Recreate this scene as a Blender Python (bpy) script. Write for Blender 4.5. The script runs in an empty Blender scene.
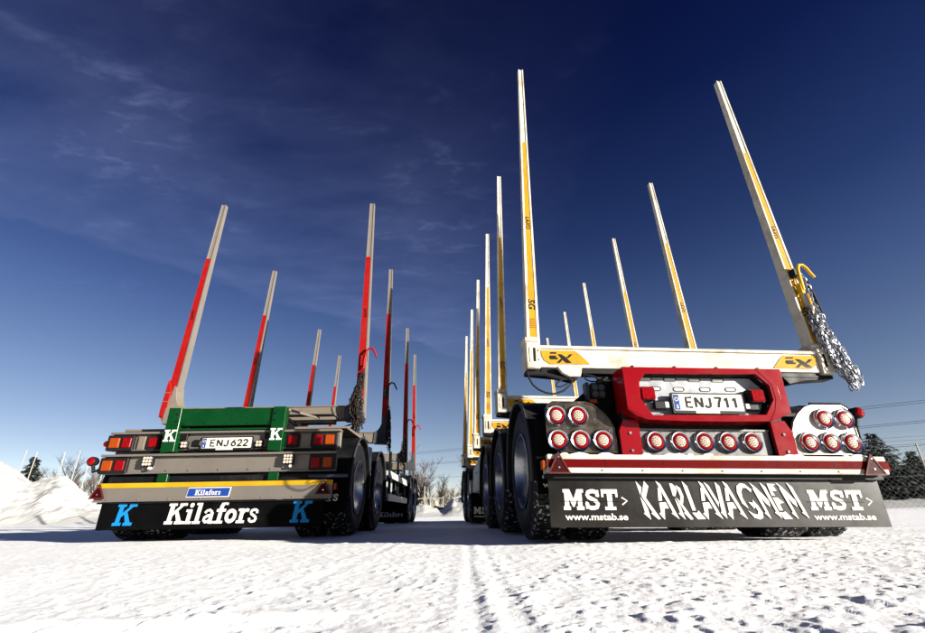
import bpy, bmesh, math, random
import numpy as np
from mathutils import Vector, Matrix
R = math.radians
rng = random.Random(7)
SC = bpy.context.scene
COL = SC.collection

# ------------------------------------------------------------------ camera
CAMZ = 0.22
cam = bpy.data.cameras.new('camera'); camo = bpy.data.objects.new('camera', cam); COL.objects.link(camo)
cam.sensor_width = 36.0; cam.lens = 456.2/925*36; cam.clip_start = 0.02; cam.clip_end = 6000
camo.matrix_world = Matrix.Translation((0, 0, CAMZ)) @ Matrix.Rotation(R(90+23.16), 4, 'X') @ Matrix.Rotation(R(-1.05), 4, 'Z')
SC.camera = camo
SC.view_settings.view_transform = 'Standard'; SC.view_settings.look = 'None'
SC.view_settings.gamma = 1.0; SC.view_settings.exposure = 1.85

# ------------------------------------------------------------------ sun and sky
SUN_AZ, SUN_EL = 31.8, 12.2            # degrees behind the camera's right, above the horizon
sd = Vector((math.cos(R(SUN_AZ))*math.cos(R(SUN_EL)), -math.sin(R(SUN_AZ))*math.cos(R(SUN_EL)), math.sin(R(SUN_EL))))
sun = bpy.data.lights.new('sun', 'SUN'); sun.energy = 4.8; sun.angle = R(0.5); sun.color = (1.0, 0.945, 0.845)
suno = bpy.data.objects.new('sun', sun); COL.objects.link(suno)
suno.rotation_euler = sd.to_track_quat('Z', 'Y').to_euler()

W = bpy.data.worlds.new('World'); SC.world = W; W.use_nodes = True
nt = W.node_tree; N = nt.nodes; L = nt.links; bg = N['Background']
def nd(tree, typ, **kw):
    n = tree.nodes.new(typ)
    for k, v in kw.items(): setattr(n, k, v)
    return n
def mth(tree, op, a, b=None, c=None):
    n = tree.nodes.new('ShaderNodeMath'); n.operation = op
    for i, x in enumerate((a, b, c)):
        if x is None: continue
        if isinstance(x, (int, float)): n.inputs[i].default_value = x
        else: tree.links.new(x, n.inputs[i])
    return n.outputs[0]
def ramp(tree, fac, stops, interp='LINEAR'):
    n = tree.nodes.new('ShaderNodeValToRGB'); n.color_ramp.interpolation = interp
    e = n.color_ramp.elements
    while len(e) < len(stops): e.new(0.5)
    for i, (p, c) in enumerate(stops):
        e[i].position = p; e[i].color = (c[0], c[1], c[2], 1) if not isinstance(c, (int, float)) else (c, c, c, 1)
    tree.links.new(fac, n.inputs[0]); return n.outputs[0]
def mix(tree, fac, a, b, mode='MIX'):
    n = tree.nodes.new('ShaderNodeMix'); n.data_type = 'RGBA'; n.blend_type = mode; n.clamp_factor = True
    for i, x in ((0, fac), (6, a), (7, b)):
        if isinstance(x, (int, float)): n.inputs[i].default_value = x
        elif isinstance(x, tuple): n.inputs[i].default_value = (*x, 1)
        else: tree.links.new(x, n.inputs[i])
    return n.outputs[2]
sky = nd(nt, 'ShaderNodeTexSky', sky_type='NISHITA', sun_disc=False)
sky.sun_elevation = R(SUN_EL); sky.sun_rotation = R(90+SUN_AZ)
sky.altitude = 3000; sky.air_density = 0.7; sky.dust_density = 0.1; sky.ozone_density = 4
tc = nd(nt, 'ShaderNodeTexCoord'); sx = nd(nt, 'ShaderNodeSeparateXYZ'); L.new(tc.outputs['Generated'], sx.inputs[0])
X_, Y_, Z_ = sx.outputs
# polarised, saturated winter sky: the whole dome is graded by height above the horizon
def el(d): return math.sin(R(d))
grade = ramp(nt, Z_, [(0.0, (2.1, 1.12, .62)), (el(4), (1.95, 1.06, .62)), (el(13), (1.42, .90, .66)), (el(22), (.86, .64, .63)),
                      (el(31), (.40, .36, .48)), (el(45), (.12, .135, .31)), (el(58), (.045, .066, .22)), (1.0, (.03, .05, .17))])
graded = mix(nt, 1.0, sky.outputs[0], grade, 'MULTIPLY')
# thin cirrus veil on a plane far above
zz = mth(nt, 'MAXIMUM', Z_, 0.06)
px = mth(nt, 'DIVIDE', X_, zz); py = mth(nt, 'DIVIDE', Y_, zz)
cmb = nd(nt, 'ShaderNodeCombineXYZ'); L.new(px, cmb.inputs[0]); L.new(py, cmb.inputs[1])
mp = nd(nt, 'ShaderNodeMapping'); mp.inputs['Rotation'].default_value = (0, 0, R(25)); mp.inputs['Scale'].default_value = (1.0, 1.7, 1)
L.new(cmb.outputs[0], mp.inputs[0])
n1 = nd(nt, 'ShaderNodeTexNoise'); n1.inputs['Scale'].default_value = 1.5; n1.inputs['Detail'].default_value = 9; n1.inputs['Roughness'].default_value = .58; n1.inputs['Distortion'].default_value = .25
L.new(mp.outputs[0], n1.inputs[0])
n2 = nd(nt, 'ShaderNodeTexNoise'); n2.inputs['Scale'].default_value = 6.5; n2.inputs['Detail'].default_value = 8; n2.inputs['Roughness'].default_value = .62; n2.inputs['Distortion'].default_value = .35
L.new(mp.outputs[0], n2.inputs[0])
veil = ramp(nt, n1.outputs[0], [(.32, 0.0), (.72, 1.0)])
wisp = mth(nt, 'MULTIPLY', ramp(nt, n2.outputs[0], [(.52, 0.0), (.85, 1.0)]), ramp(nt, n1.outputs[0], [(.48, 0.), (.66, 1.)]))
wob = mth(nt, 'MULTIPLY', mth(nt, 'SUBTRACT', n1.outputs[0], .5), .6)
side = mth(nt, 'ADD', mth(nt, 'ADD', mth(nt, 'MULTIPLY', px, -.74), mth(nt, 'MULTIPLY', py, .67)), wob)
edge = ramp(nt, mth(nt, 'MULTIPLY', mth(nt, 'SUBTRACT', side, 1.75), 1.0), [(.27, 1.0), (.37, 0.0)], 'EASE')
edge2 = ramp(nt, mth(nt, 'ADD', mth(nt, 'MULTIPLY', side, .33), .33), [(.0, .15), (.75, 1.0)])
low = ramp(nt, Z_, [(0.0, .0), (.1, .5), (.35, 1.0), (.6, .75), (.85, .3)])
a1 = mth(nt, 'MULTIPLY', mth(nt, 'MULTIPLY', mth(nt, 'ADD', mth(nt, 'MULTIPLY', veil, .20), .03), edge), mth(nt, 'MULTIPLY', edge2, low))
a2 = mth(nt, 'MULTIPLY', mth(nt, 'MULTIPLY', wisp, .55), mth(nt, 'MULTIPLY', low, mth(nt, 'ADD', mth(nt, 'MULTIPLY', edge, .8), .2)))
east = ramp(nt, mth(nt, 'ADD', mth(nt, 'MULTIPLY', mth(nt, 'ADD', px, wob), .5), .5), [(.42, 1.), (.72, .04)])
alpha = mth(nt, 'MULTIPLY', mth(nt, 'MINIMUM', mth(nt, 'ADD', a1, a2), .5), east)
clouded = mix(nt, alpha, graded, (1.75, 2.15, 3.9))
L.new(clouded, bg.inputs[0]); bg.inputs[1].default_value = 0.05

# ------------------------------------------------------------------ materials
MATS = {}
def mat(name, col, rough=.5, metal=0., var=.12, vs=6., bump=0., bs=60., dirt=None, dirt_amt=.0, ds=3., coat=0., spec=.12):
    if name in MATS: return MATS[name]
    m = bpy.data.materials.new(name); m.use_nodes = True; t = m.node_tree
    b = t.nodes['Principled BSDF']; MATS[name] = m
    co = nd(t, 'ShaderNodeTexCoord').outputs['Object']
    nz = nd(t, 'ShaderNodeTexNoise'); nz.inputs['Scale'].default_value = vs; nz.inputs['Detail'].default_value = 6; nz.inputs['Roughness'].default_value = .65
    t.links.new(co, nz.inputs[0])
    d = tuple(c*(1-var) for c in col); u = tuple(min(1, c*(1+var*.7)) for c in col)
    c = ramp(t, nz.outputs[0], [(.3, d), (.7, u)])
    if dirt:
        n3 = nd(t, 'ShaderNodeTexNoise'); n3.inputs['Scale'].default_value = ds; n3.inputs['Detail'].default_value = 9; n3.inputs['Roughness'].default_value = .72
        t.links.new(co, n3.inputs[0])
        f = ramp(t, n3.outputs[0], [(.62-dirt_amt*.3, 0.), (.80-dirt_amt*.2, min(1., dirt_amt*1.6))])
        c = mix(t, f, c, dirt)
    t.links.new(c, b.inputs['Base Color'])
    b.inputs['Metallic'].default_value = metal
    rr = ramp(t, nz.outputs[0], [(.3, max(0.02, rough*.8)), (.7, min(1, rough*1.25))]); t.links.new(rr, b.inputs['Roughness'])
    if coat: b.inputs['Coat Weight'].default_value = coat; b.inputs['Coat Roughness'].default_value = .08
    if spec is not None: b.inputs['Specular IOR Level'].default_value = spec
    if bump:
        n4 = nd(t, 'ShaderNodeTexNoise'); n4.inputs['Scale'].default_value = bs; n4.inputs['Detail'].default_value = 5
        t.links.new(co, n4.inputs[0]); bp = nd(t, 'ShaderNodeBump'); bp.inputs['Strength'].default_value = bump; bp.inputs['Distance'].default_value = .01
        t.links.new(n4.outputs[0], bp.inputs['Height']); t.links.new(bp.outputs[0], b.inputs['Normal'])
    return m
white = mat('white_paint', (.44, .405, .335), .6, var=.06, dirt=(.20, .155, .11), dirt_amt=.55, ds=4)
cast = mat('white_casting', (.40, .365, .295), .62, var=.10, bump=.15, bs=90, dirt=(.14, .10, .07), dirt_amt=.5, ds=9)
yellow = mat('yellow_decal', (.35, .170, .004), .6, var=.08, dirt=(.14, .07, .01), dirt_amt=.35, ds=7)
yhook = mat('yellow_hook_paint', (.48, .27, .006), .5, var=.08)
black = mat('black_paint', (.004, .004, .005), .55, var=.3, dirt=(.03, .027, .024), dirt_amt=.3)
satin = mat('black_plastic', (.007, .007, .008), .5, var=.3)
ink = mat('black_print', (.005, .005, .005), .6, var=.2, spec=.1)
red = mat('red_paint', (.150, .0008, .0022), .13, spec=.30, var=.10, dirt=(.07, .006, .004), dirt_amt=.35, ds=6)
redstake = mat('red_stake_paint', (.20, .0032, .0028), .55, var=.1, dirt=(.13, .015, .01), dirt_amt=.35)
stripe = mat('red_reflective_strip', (.066, .0010, .0014), .55, spec=.02, var=.12, vs=30)
green = mat('green_paint', (.0003, .026, .0045), .26, spec=.2, var=.12, dirt=(.008, .025, .012), dirt_amt=.3)
beige = mat('beige_paint', (.125, .104, .082), .65, var=.1, dirt=(.08, .06, .04), dirt_amt=.4, ds=4)
grey = mat('grey_bumper_paint', (.128, .112, .097), .4, metal=.25, var=.10, vs=3, dirt=(.085, .068, .053), dirt_amt=.35, ds=3)
ystripe = mat('yellow_reflective_strip', (.33, .19, .004), .55, var=.2, vs=4)
silver = mat('silver_stake', (.150, .133, .116), .48, metal=.25, var=.08, dirt=(.12, .09, .07), dirt_amt=.35, ds=6)
galv = mat('galvanised_steel', (.135, .133, .132), .42, metal=.12, var=.38, vs=16, dirt=(.045, .042, .04), dirt_amt=.6, ds=11)
brushed = mat('brushed_steel_panel', (.115, .090, .066), .27, metal=.95, var=.35, vs=9, dirt=(.03, .022, .016), dirt_amt=.6, ds=6)
stainless = mat('polished_panel', (.28, .255, .22), .40, metal=.5, var=.22, vs=7, dirt=(.17, .13, .09), dirt_amt=.4, ds=6)
chrome = mat('chrome', (.55, .56, .60), .14, metal=1., var=.1)
rimm = mat('polished_rim', (.36, .365, .38), .30, metal=1., var=.2, dirt=(.1, .1, .12), dirt_amt=.4, ds=10)
lip = mat('fender_lip', (.025, .025, .03), .4, var=.2)
rubber = mat('rubber_hose', (.008, .008, .009), .6, var=.2)
blue = mat('blue_sign', (.006, .030, .17), .55, var=.05)
cyan = mat('cyan_print', (.005, .135, .33), .6, var=.05)
wprint = mat('white_print', (.50, .475, .42), .6, var=.05, dirt=(.33, .3, .25), dirt_amt=.3, ds=20)
platem = mat('plate_white', (.46, .445, .375), .6, var=.05)
flapblk = mat('black_rubber_flap', (.0016, .0016, .002), .7, var=.3, dirt=(.006, .0055, .005), dirt_amt=.4, spec=.03)
flapgrey = mat('dark_metal_flap', (.0035, .0025, .0020), .34, var=.25, vs=4, dirt=(.012, .008, .006), dirt_amt=.45, ds=3, spec=.19)
redlens = mat('red_lens', (.150, .0015, .0025), .12, var=.5, vs=60, spec=.12)
drkred = mat('dark_red_reflector', (.026, .0008, .001), .5, var=.3, vs=60, spec=.05)
amber = mat('amber_lens', (.21, .032, .003), .12, var=.25, vs=80)
clear = mat('clear_lens', (.38, .32, .26), .12, spec=.4, var=.35, vs=120)
dots = mat('led_dot', (.13, .10, .085), .3, var=.15)
rust = mat('chain_dark', (.020, .015, .013), .5, metal=.4, var=.4, vs=40)
chainm = mat('chain_steel', (.33, .34, .37), .35, metal=.9, var=.35, vs=40)
wood = mat('bare_bark', (.026, .016, .013), .85, var=.35, vs=3)
bark2 = mat('frosted_bark', (.085, .058, .043), .9, var=.35, vs=2)
spruce_bark = mat('spruce_bark', (.05, .032, .02), .9, var=.3)
post_m = mat('fence_post_paint', (.26, .24, .22), .6, var=.1)
wire_m = mat('fence_wire', (.12, .12, .13), .6, var=.1)
pole_m = mat('pole_wood', (.10, .07, .045), .85, var=.2)

def snow_mat(name, bump, cc=((.78, .785, .80), (.88, .875, .865))):
    m = bpy.data.materials.new(name); m.use_nodes = True; t = m.node_tree; b = t.nodes['Principled BSDF']
    co = nd(t, 'ShaderNodeTexCoord').outputs['Object']
    nz = nd(t, 'ShaderNodeTexNoise'); nz.inputs['Scale'].default_value = 1.6; nz.inputs['Detail'].default_value = 10; nz.inputs['Roughness'].default_value = .7
    t.links.new(co, nz.inputs[0])
    c = ramp(t, nz.outputs[0], [(.3, cc[0]), (.7, cc[1])])
    n5 = nd(t, 'ShaderNodeTexNoise'); n5.inputs['Scale'].default_value = 38; n5.inputs['Detail'].default_value = 6; n5.inputs['Roughness'].default_value = .75
    t.links.new(co, n5.inputs[0])
    c = mix(t, ramp(t, n5.outputs[0], [(.63, 0.), (.76, .35)]), c, (.52, .50, .48))
    t.links.new(c, b.inputs['Base Color']); b.inputs['Roughness'].default_value = .62; b.inputs['Specular IOR Level'].default_value = .3
    n4 = nd(t, 'ShaderNodeTexNoise'); n4.inputs['Scale'].default_value = 120; n4.inputs['Detail'].default_value = 6; n4.inputs['Roughness'].default_value = .7
    t.links.new(co, n4.inputs[0]); bp = nd(t, 'ShaderNodeBump'); bp.inputs['Strength'].default_value = bump; bp.inputs['Distance'].default_value = .006
    t.links.new(n4.outputs[0], bp.inputs['Height']); t.links.new(bp.outputs[0], b.inputs['Normal'])
    return m
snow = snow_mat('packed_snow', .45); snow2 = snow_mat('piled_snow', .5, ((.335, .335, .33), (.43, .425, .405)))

def tread_mat():
    m = bpy.data.materials.new('tyre_rubber'); m.use_nodes = True; t = m.node_tree; b = t.nodes['Principled BSDF']
    co = nd(t, 'ShaderNodeTexCoord').outputs['Object']
    nz = nd(t, 'ShaderNodeTexNoise'); nz.inputs['Scale'].default_value = 34; nz.inputs['Detail'].default_value = 4
    t.links.new(co, nz.inputs[0])
    c = ramp(t, nz.outputs[0], [(.57, (.007, .007, .008)), (.64, (.24, .235, .23))])
    geo = nd(t, 'ShaderNodeSeparateXYZ'); t.links.new(co, geo.inputs[0])
    r2 = mth(t, 'SQRT', mth(t, 'ADD', mth(t, 'POWER', geo.outputs[1], 2.), mth(t, 'POWER', geo.outputs[2], 2.)))
    f = ramp(t, r2, [(.455, 0.), (.475, 1.)])
    c = mix(t, f, (.006, .006, .007), c)
    t.links.new(c, b.inputs['Base Color']); b.inputs['Roughness'].default_value = .6; b.inputs['Specular IOR Level'].default_value = .12
    return m
tyre_m = tread_mat()

# ------------------------------------------------------------------ mesh helpers
class MB:
    def __init__(s): s.v = []; s.f = []
    def add(s, vs, fs):
        o = len(s.v); s.v += [tuple(p) for p in vs]; s.f += [tuple(i+o for i in f) for f in fs]; return s
    def box(s, x0, x1, y0, y1, z0, z1):
        return s.add([(x0,y0,z0),(x1,y0,z0),(x1,y1,z0),(x0,y1,z0),(x0,y0,z1),(x1,y0,z1),(x1,y1,z1),(x0,y1,z1)],
                     [(3,2,1,0),(4,5,6,7),(0,1,5,4),(1,2,6,5),(2,3,7,6),(3,0,4,7)])
    def prism(s, pts, y0, y1, holes=None):          # pts in (x,z), extruded along y; y0 faces the camera
        n = len(pts); vs = [(x, y0, z) for x, z in pts]+[(x, y1, z) for x, z in pts]
        a = sum(pts[i][0]*pts[(i+1) % n][1]-pts[(i+1) % n][0]*pts[i][1] for i in range(n))
        fr = tuple(range(n)) if a > 0 else tuple(range(n-1, -1, -1))
        bk = tuple(i+n for i in reversed(fr))
        fs = [fr, bk]
        for i in range(n):
            j = (i+1) % n
            fs.append((j, i, i+n, j+n) if a > 0 else (i, j, j+n, i+n))
        return s.add(vs, fs)
    def prism_x(s, pts, x0, x1):                    # pts in (y,z), extruded along x
        n = len(pts); vs = [(x0, y, z) for y, z in pts]+[(x1, y, z) for y, z in pts]
        a = sum(pts[i][0]*pts[(i+1) % n][1]-pts[(i+1) % n][0]*pts[i][1] for i in range(n))
        f0 = tuple(range(n)) if a < 0 else tuple(range(n-1, -1, -1))
        fs = [f0, tuple(i+n for i in reversed(f0))]
        for i in range(n):
            j = (i+1) % n
            fs.append((i, j, j+n, i+n) if a > 0 else (j, i, i+n, j+n))
        return s.add(vs, fs)
    def frame(s, outer, inner, y0, y1):             # ring between two loops of equal length
        n = len(outer)
        vs = [(x, y0, z) for x, z in outer]+[(x, y0, z) for x, z in inner]+[(x, y1, z) for x, z in outer]+[(x, y1, z) for x, z in inner]
        fs = []
        for i in range(n):
            j = (i+1) % n
            fs += [(i, i+n, j+n, j), (i+2*n, j+2*n, j+3*n, i+3*n), (i, j, j+2*n, i+2*n), (i+n, i+3*n, j+3*n, j+n)]
        return s.add(vs, fs)
    def disc(s, x, z, r, y0, y1, n=20, r1=None):
        r1 = r if r1 is None else r1
        vs = [(x+r*math.cos(2*math.pi*i/n), y0, z+r*math.sin(2*math.pi*i/n)) for i in range(n)]
        vs += [(x+r1*math.cos(2*math.pi*i/n), y1, z+r1*math.sin(2*math.pi*i/n)) for i in range(n)]
        fs = [tuple(range(n)), tuple(range(2*n-1, n-1, -1))]+[((i+1) % n, i, i+n, (i+1) % n+n) for i in range(n)]
        return s.add(vs, fs)
    def lathe_y(s, prof, x, z, n=24, y=0.):         # prof of (r, y) about the y axis
        vs = []; fs = []
        for r, yy in prof:
            vs += [(x+r*math.cos(2*math.pi*i/n), y+yy, z+r*math.sin(2*math.pi*i/n)) for i in range(n)]
        for k in range(len(prof)-1):
            for i in range(n):
                j = (i+1) % n; fs.append((k*n+i, k*n+j, (k+1)*n+j, (k+1)*n+i))
        return s.add(vs, fs)
    def lathe_x(s, prof, n=48):                     # prof of (r, x) about the x axis through the origin
        vs = []; fs = []
        for r, xx in prof:
            vs += [(xx, r*math.cos(2*math.pi*i/n), r*math.sin(2*math.pi*i/n)) for i in range(n)]
        for k in range(len(prof)-1):
            for i in range(n):
                j = (i+1) % n; fs.append((k*n+i, k*n+j, (k+1)*n+j, (k+1)*n+i))
        return s.add(vs, fs)
    def tube(s, pts, r, n=8, r1=None, cap=True):
        pts = [Vector(p) for p in pts]; m = len(pts); o = len(s.v); up = None
        for k, p in enumerate(pts):
            d = (pts[min(k+1, m-1)]-pts[max(k-1, 0)])
            if d.length < 1e-9: d = Vector((0, 0, 1))
            d.normalize()
            if up is None:
                a = Vector((0, 0, 1)) if abs(d.z) < .9 else Vector((1, 0, 0)); up = d.cross(a).normalized()
            up = (up-d*up.dot(d)).normalized(); w = d.cross(up)
            rr = r if r1 is None else r+(r1-r)*k/(m-1)
            for i in range(n):
                t = 2*math.pi*i/n; q = p+(up*math.cos(t)+w*math.sin(t))*rr; s.v.append(tuple(q))
        for k in range(m-1):
            for i in range(n):
                j = (i+1) % n; s.f.append((o+k*n+i, o+k*n+j, o+(k+1)*n+j, o+(k+1)*n+i))
        if cap: s.f.append(tuple(o+i for i in range(n-1, -1, -1))); s.f.append(tuple(o+(m-1)*n+i for i in range(n)))
        return s
    def mesh(s, name, m, bevel=0., smooth=False, seg=1):
        me = bpy.data.meshes.new(name); me.from_pydata(s.v, [], s.f)
        bm = bmesh.new(); bm.from_mesh(me)
        if bevel:
            bm.normal_update()
            es = [e for e in bm.edges if len(e.link_faces) == 2 and e.calc_face_angle(0) > R(28)]
            bmesh.ops.bevel(bm, geom=es, offset=bevel, segments=seg, affect='EDGES', clamp_overlap=True)
        if smooth:
            bm.normal_update()
            for f in bm.faces: f.smooth = True
            for e in bm.edges:
                if len(e.link_faces) == 2 and e.calc_face_angle(0) > R(38): e.smooth = False
        bm.to_mesh(me); bm.free()
        if m: me.materials.append(m)
        return me
    def build(s, name, m, parent=None, bevel=0., smooth=False, seg=1, loc=None):
        return link(name, s.mesh(name, m, bevel, smooth, seg), parent, loc)
def link(name, me, parent=None, loc=None):
    o = bpy.data.objects.new(name, me); COL.objects.link(o)
    if parent: o.parent = parent
    if loc: o.location = loc
    return o
def thing(name, label, cat, loc=(0, 0, 0), rot=(0, 0, 0), group=None):
    o = bpy.data.objects.new(name, None); COL.objects.link(o); o.location = loc; o.rotation_euler = rot
    o.empty_display_size = .1
    tag(o, label, cat, group); return o
def tag(o, label, cat, group=None):
    o['label'] = label; o['category'] = cat
    if group: o['group'] = group
    return o
def arc(cx, cz, r, a0, a1, n):
    return [(cx+r*math.cos(R(a0+(a1-a0)*i/n)), cz+r*math.sin(R(a0+(a1-a0)*i/n))) for i in range(n+1)]
def rrect(x0, x1, z0, z1, r, n=4):
    return arc(x1-r, z0+r, r, -90, 0, n)+arc(x1-r, z1-r, r, 0, 90, n)+arc(x0+r, z1-r, r, 90, 180, n)+arc(x0+r, z0+r, r, 180, 270, n)

# ------------------------------------------------------------------ lettering
STEP = .00012
class Ink:                                           # flat letters lying in a plane y = const, facing -y
    def __init__(s, y): s.y = y; s.mb = MB(); s.k = 0
    def poly(s, pts):
        y = s.y-s.k*STEP; s.k += 1
        a = sum(pts[i][0]*pts[(i+1) % len(pts)][1]-pts[(i+1) % len(pts)][0]*pts[i][1] for i in range(len(pts)))
        f = tuple(range(len(pts))) if a > 0 else tuple(range(len(pts)-1, -1, -1))
        s.mb.add([(x, y, z) for x, z in pts], [f])
    def ribbon(s, pts, w):
        y = s.y-s.k*STEP; s.k += 1; n = len(pts); vs = []
        for i in range(n):
            a = Vector(pts[max(i-1, 0)]); b = Vector(pts[min(i+1, n-1)]); d = (b-a).normalized(); p = Vector(pts[i])
            ww = w[i] if isinstance(w, (list, tuple)) else w
            nn = Vector((-d.y, d.x))*ww/2; vs += [(p.x+nn.x, y, p.y+nn.y), (p.x-nn.x, y, p.y-nn.y)]
        s.mb.add(vs, [(2*i, 2*i+1, 2*i+3, 2*i+2) for i in range(n-1)])
def rect(a, b, c, d): return [(a, c), (b, c), (b, d), (a, d)]
SS = [(.80,.66),(.76,.84),(.60,.90),(.42,.905),(.24,.85),(.19,.72),(.26,.61),(.48,.52),(.70,.42),(.79,.28),(.72,.14),(.52,.095),(.34,.10),(.18,.17),(.13,.34)]
GL = {
 'M': (1.22, [rect(.08,.34,0,1), rect(.86,1.12,0,1), [(.08,1),(.40,1),(.68,.36),(.56,.14)], [(1.12,1),(.84,1),(.52,.30),(.62,.12)],
             rect(0,.42,0,.17), rect(.78,1.22,0,.17), rect(0,.3,.84,1), rect(.9,1.22,.84,1)], []),
 'S': (.95, [rect(.76,.88,.62,.96), rect(.06,.18,.06,.40)], [(SS, .21)]),
 'T': (1.06, [rect(.38,.68,0,1), rect(.04,1.02,.80,1), rect(.04,.17,.62,.82), rect(.89,1.02,.62,.82), rect(.20,.86,0,.16)], []),
 'K': (1.12, [rect(.12,.38,0,1), rect(0,.50,.86,1), rect(0,.50,0,.14), [(.36,.36),(.36,.56),(.80,.94),(1.0,.94)], [(.48,.60),(.62,.68),(1.04,.08),(.74,.08)],
             rect(.66,1.12,.86,1), rect(.62,1.14,0,.14)], []),
 'i': (.50, [rect(.12,.36,0,.68), rect(0,.48,0,.12), rect(.0,.3,.56,.68), arc(.26,.89,.13,0,324,9)], []),
 'l': (.50, [rect(.12,.36,0,1), rect(0,.48,0,.12), rect(.0,.3,.88,1)], []),
 'a': (.74, [rect(.42,.63,0,.52), rect(.44,.74,0,.12)], [([(.10,.50),(.20,.61),(.36,.64),(.50,.56),(.54,.44)], .13), ([(.5,.38),(.30,.37),(.14,.28),(.13,.16),(.24,.08),(.38,.10),(.5,.2)], .15)]),
 'f': (.56, [rect(.14,.37,0,.80), rect(0,.56,.55,.68), rect(0,.52,0,.12)], [([(.26,.76),(.30,.90),(.44,.95),(.62,.90)], [.22,.2,.14,.12])]),
 'o': (.70, [], [(arc(.34,.34,.25,0,360,20), .19)]),
 'r': (.64, [rect(.12,.36,0,.68), rect(0,.50,0,.12), rect(.0,.3,.56,.68)], [([(.30,.44),(.40,.58),(.52,.62),(.64,.57)], [.1,.14,.16,.18])]),
 's': (.56, [], [([(x*.62, z*.68) for x, z in SS], .135)]),
}
def slab(text, x, z, h, y, m, parent, name='lettering', slant=0., sx=1., gap=.04, wfit=None):
    total = sum(GL[c][0] for c in text)+gap*(len(text)-1)
    if wfit: sx = wfit/(total*h)
    k = Ink(y); cx = 0.
    for c in text:
        w, polys, rib = GL[c]
        T = lambda p: (x+(cx+p[0]+slant*p[1])*h*sx, z+p[1]*h)
        for p in polys: k.poly([T(q) for q in p])
        for p, ww in rib:
            k.ribbon([T(q) for q in p], [a*h*(1+sx)/2 for a in ww] if isinstance(ww, (list, tuple)) else ww*h*(1+sx)/2)
        cx += w+gap
    return k.mb.build(name, m, parent)
def text(s, x, z, h, y, m, parent, name='lettering', wfit=None, bold=.0, rot=0., shear=0.):
    cu = bpy.data.curves.new('t', 'FONT'); cu.body = s; cu.size = 1.; cu.offset = bold; cu.shear = shear; cu.resolution_u = 3
    o = bpy.data.objects.new('t', cu); COL.objects.link(o); bpy.context.view_layer.update()
    me = bpy.data.meshes.new_from_object(o.evaluated_get(bpy.context.evaluated_depsgraph_get()))
    bpy.data.objects.remove(o); bpy.data.curves.remove(cu)
    co = np.empty(len(me.vertices)*3); me.vertices.foreach_get('co', co); co = co.reshape(-1, 3)
    mn, mx = co.min(0), co.max(0); sz = h/.72; sxx = wfit/(mx[0]-mn[0]) if wfit else sz
    lx = (co[:, 0]-mn[0])*sxx; lz = co[:, 1]*sz; c, sn = math.cos(rot), math.sin(rot)
    out = np.stack([x+lx*c-lz*sn, np.full(len(lx), y), z+lx*sn+lz*c], 1)
    me.vertices.foreach_set('co', out.ravel()); me.materials.clear(); me.materials.append(m); me.update(); me.name = name
    return link(name, me, parent)

# ------------------------------------------------------------------ snow ground
def hsh(ix, iy, seed):
    n = (ix.astype(np.int64)*374761393+iy.astype(np.int64)*668265263+seed*1442695041) & 0xffffffff
    n = ((n ^ (n >> 13))*1274126177) & 0xffffffff
    return ((n ^ (n >> 16)) & 0xffff)/65535.
def vnoise(x, y, seed=0):
    ix = np.floor(x); iy = np.floor(y); fx = x-ix; fy = y-iy
    fx = fx*fx*(3-2*fx); fy = fy*fy*(3-2*fy)
    a = hsh(ix, iy, seed); b = hsh(ix+1, iy, seed); c = hsh(ix, iy+1, seed); d = hsh(ix+1, iy+1, seed)
    return (a*(1-fx)+b*fx)*(1-fy)+(c*(1-fx)+d*fx)*fy
def fbm(x, y, o, seed=0, g=.5):
    s = 0.; a = 1.; t = 0.
    for i in range(o):
        s = s+a*vnoise(x*2**i+17.3*i, y*2**i-9.1*i, seed+i); t += a; a *= g
    return s/t
def sstep(a, b, x):
    t = np.clip((x-a)/(b-a), 0, 1); return t*t*(3-2*t)
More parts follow.
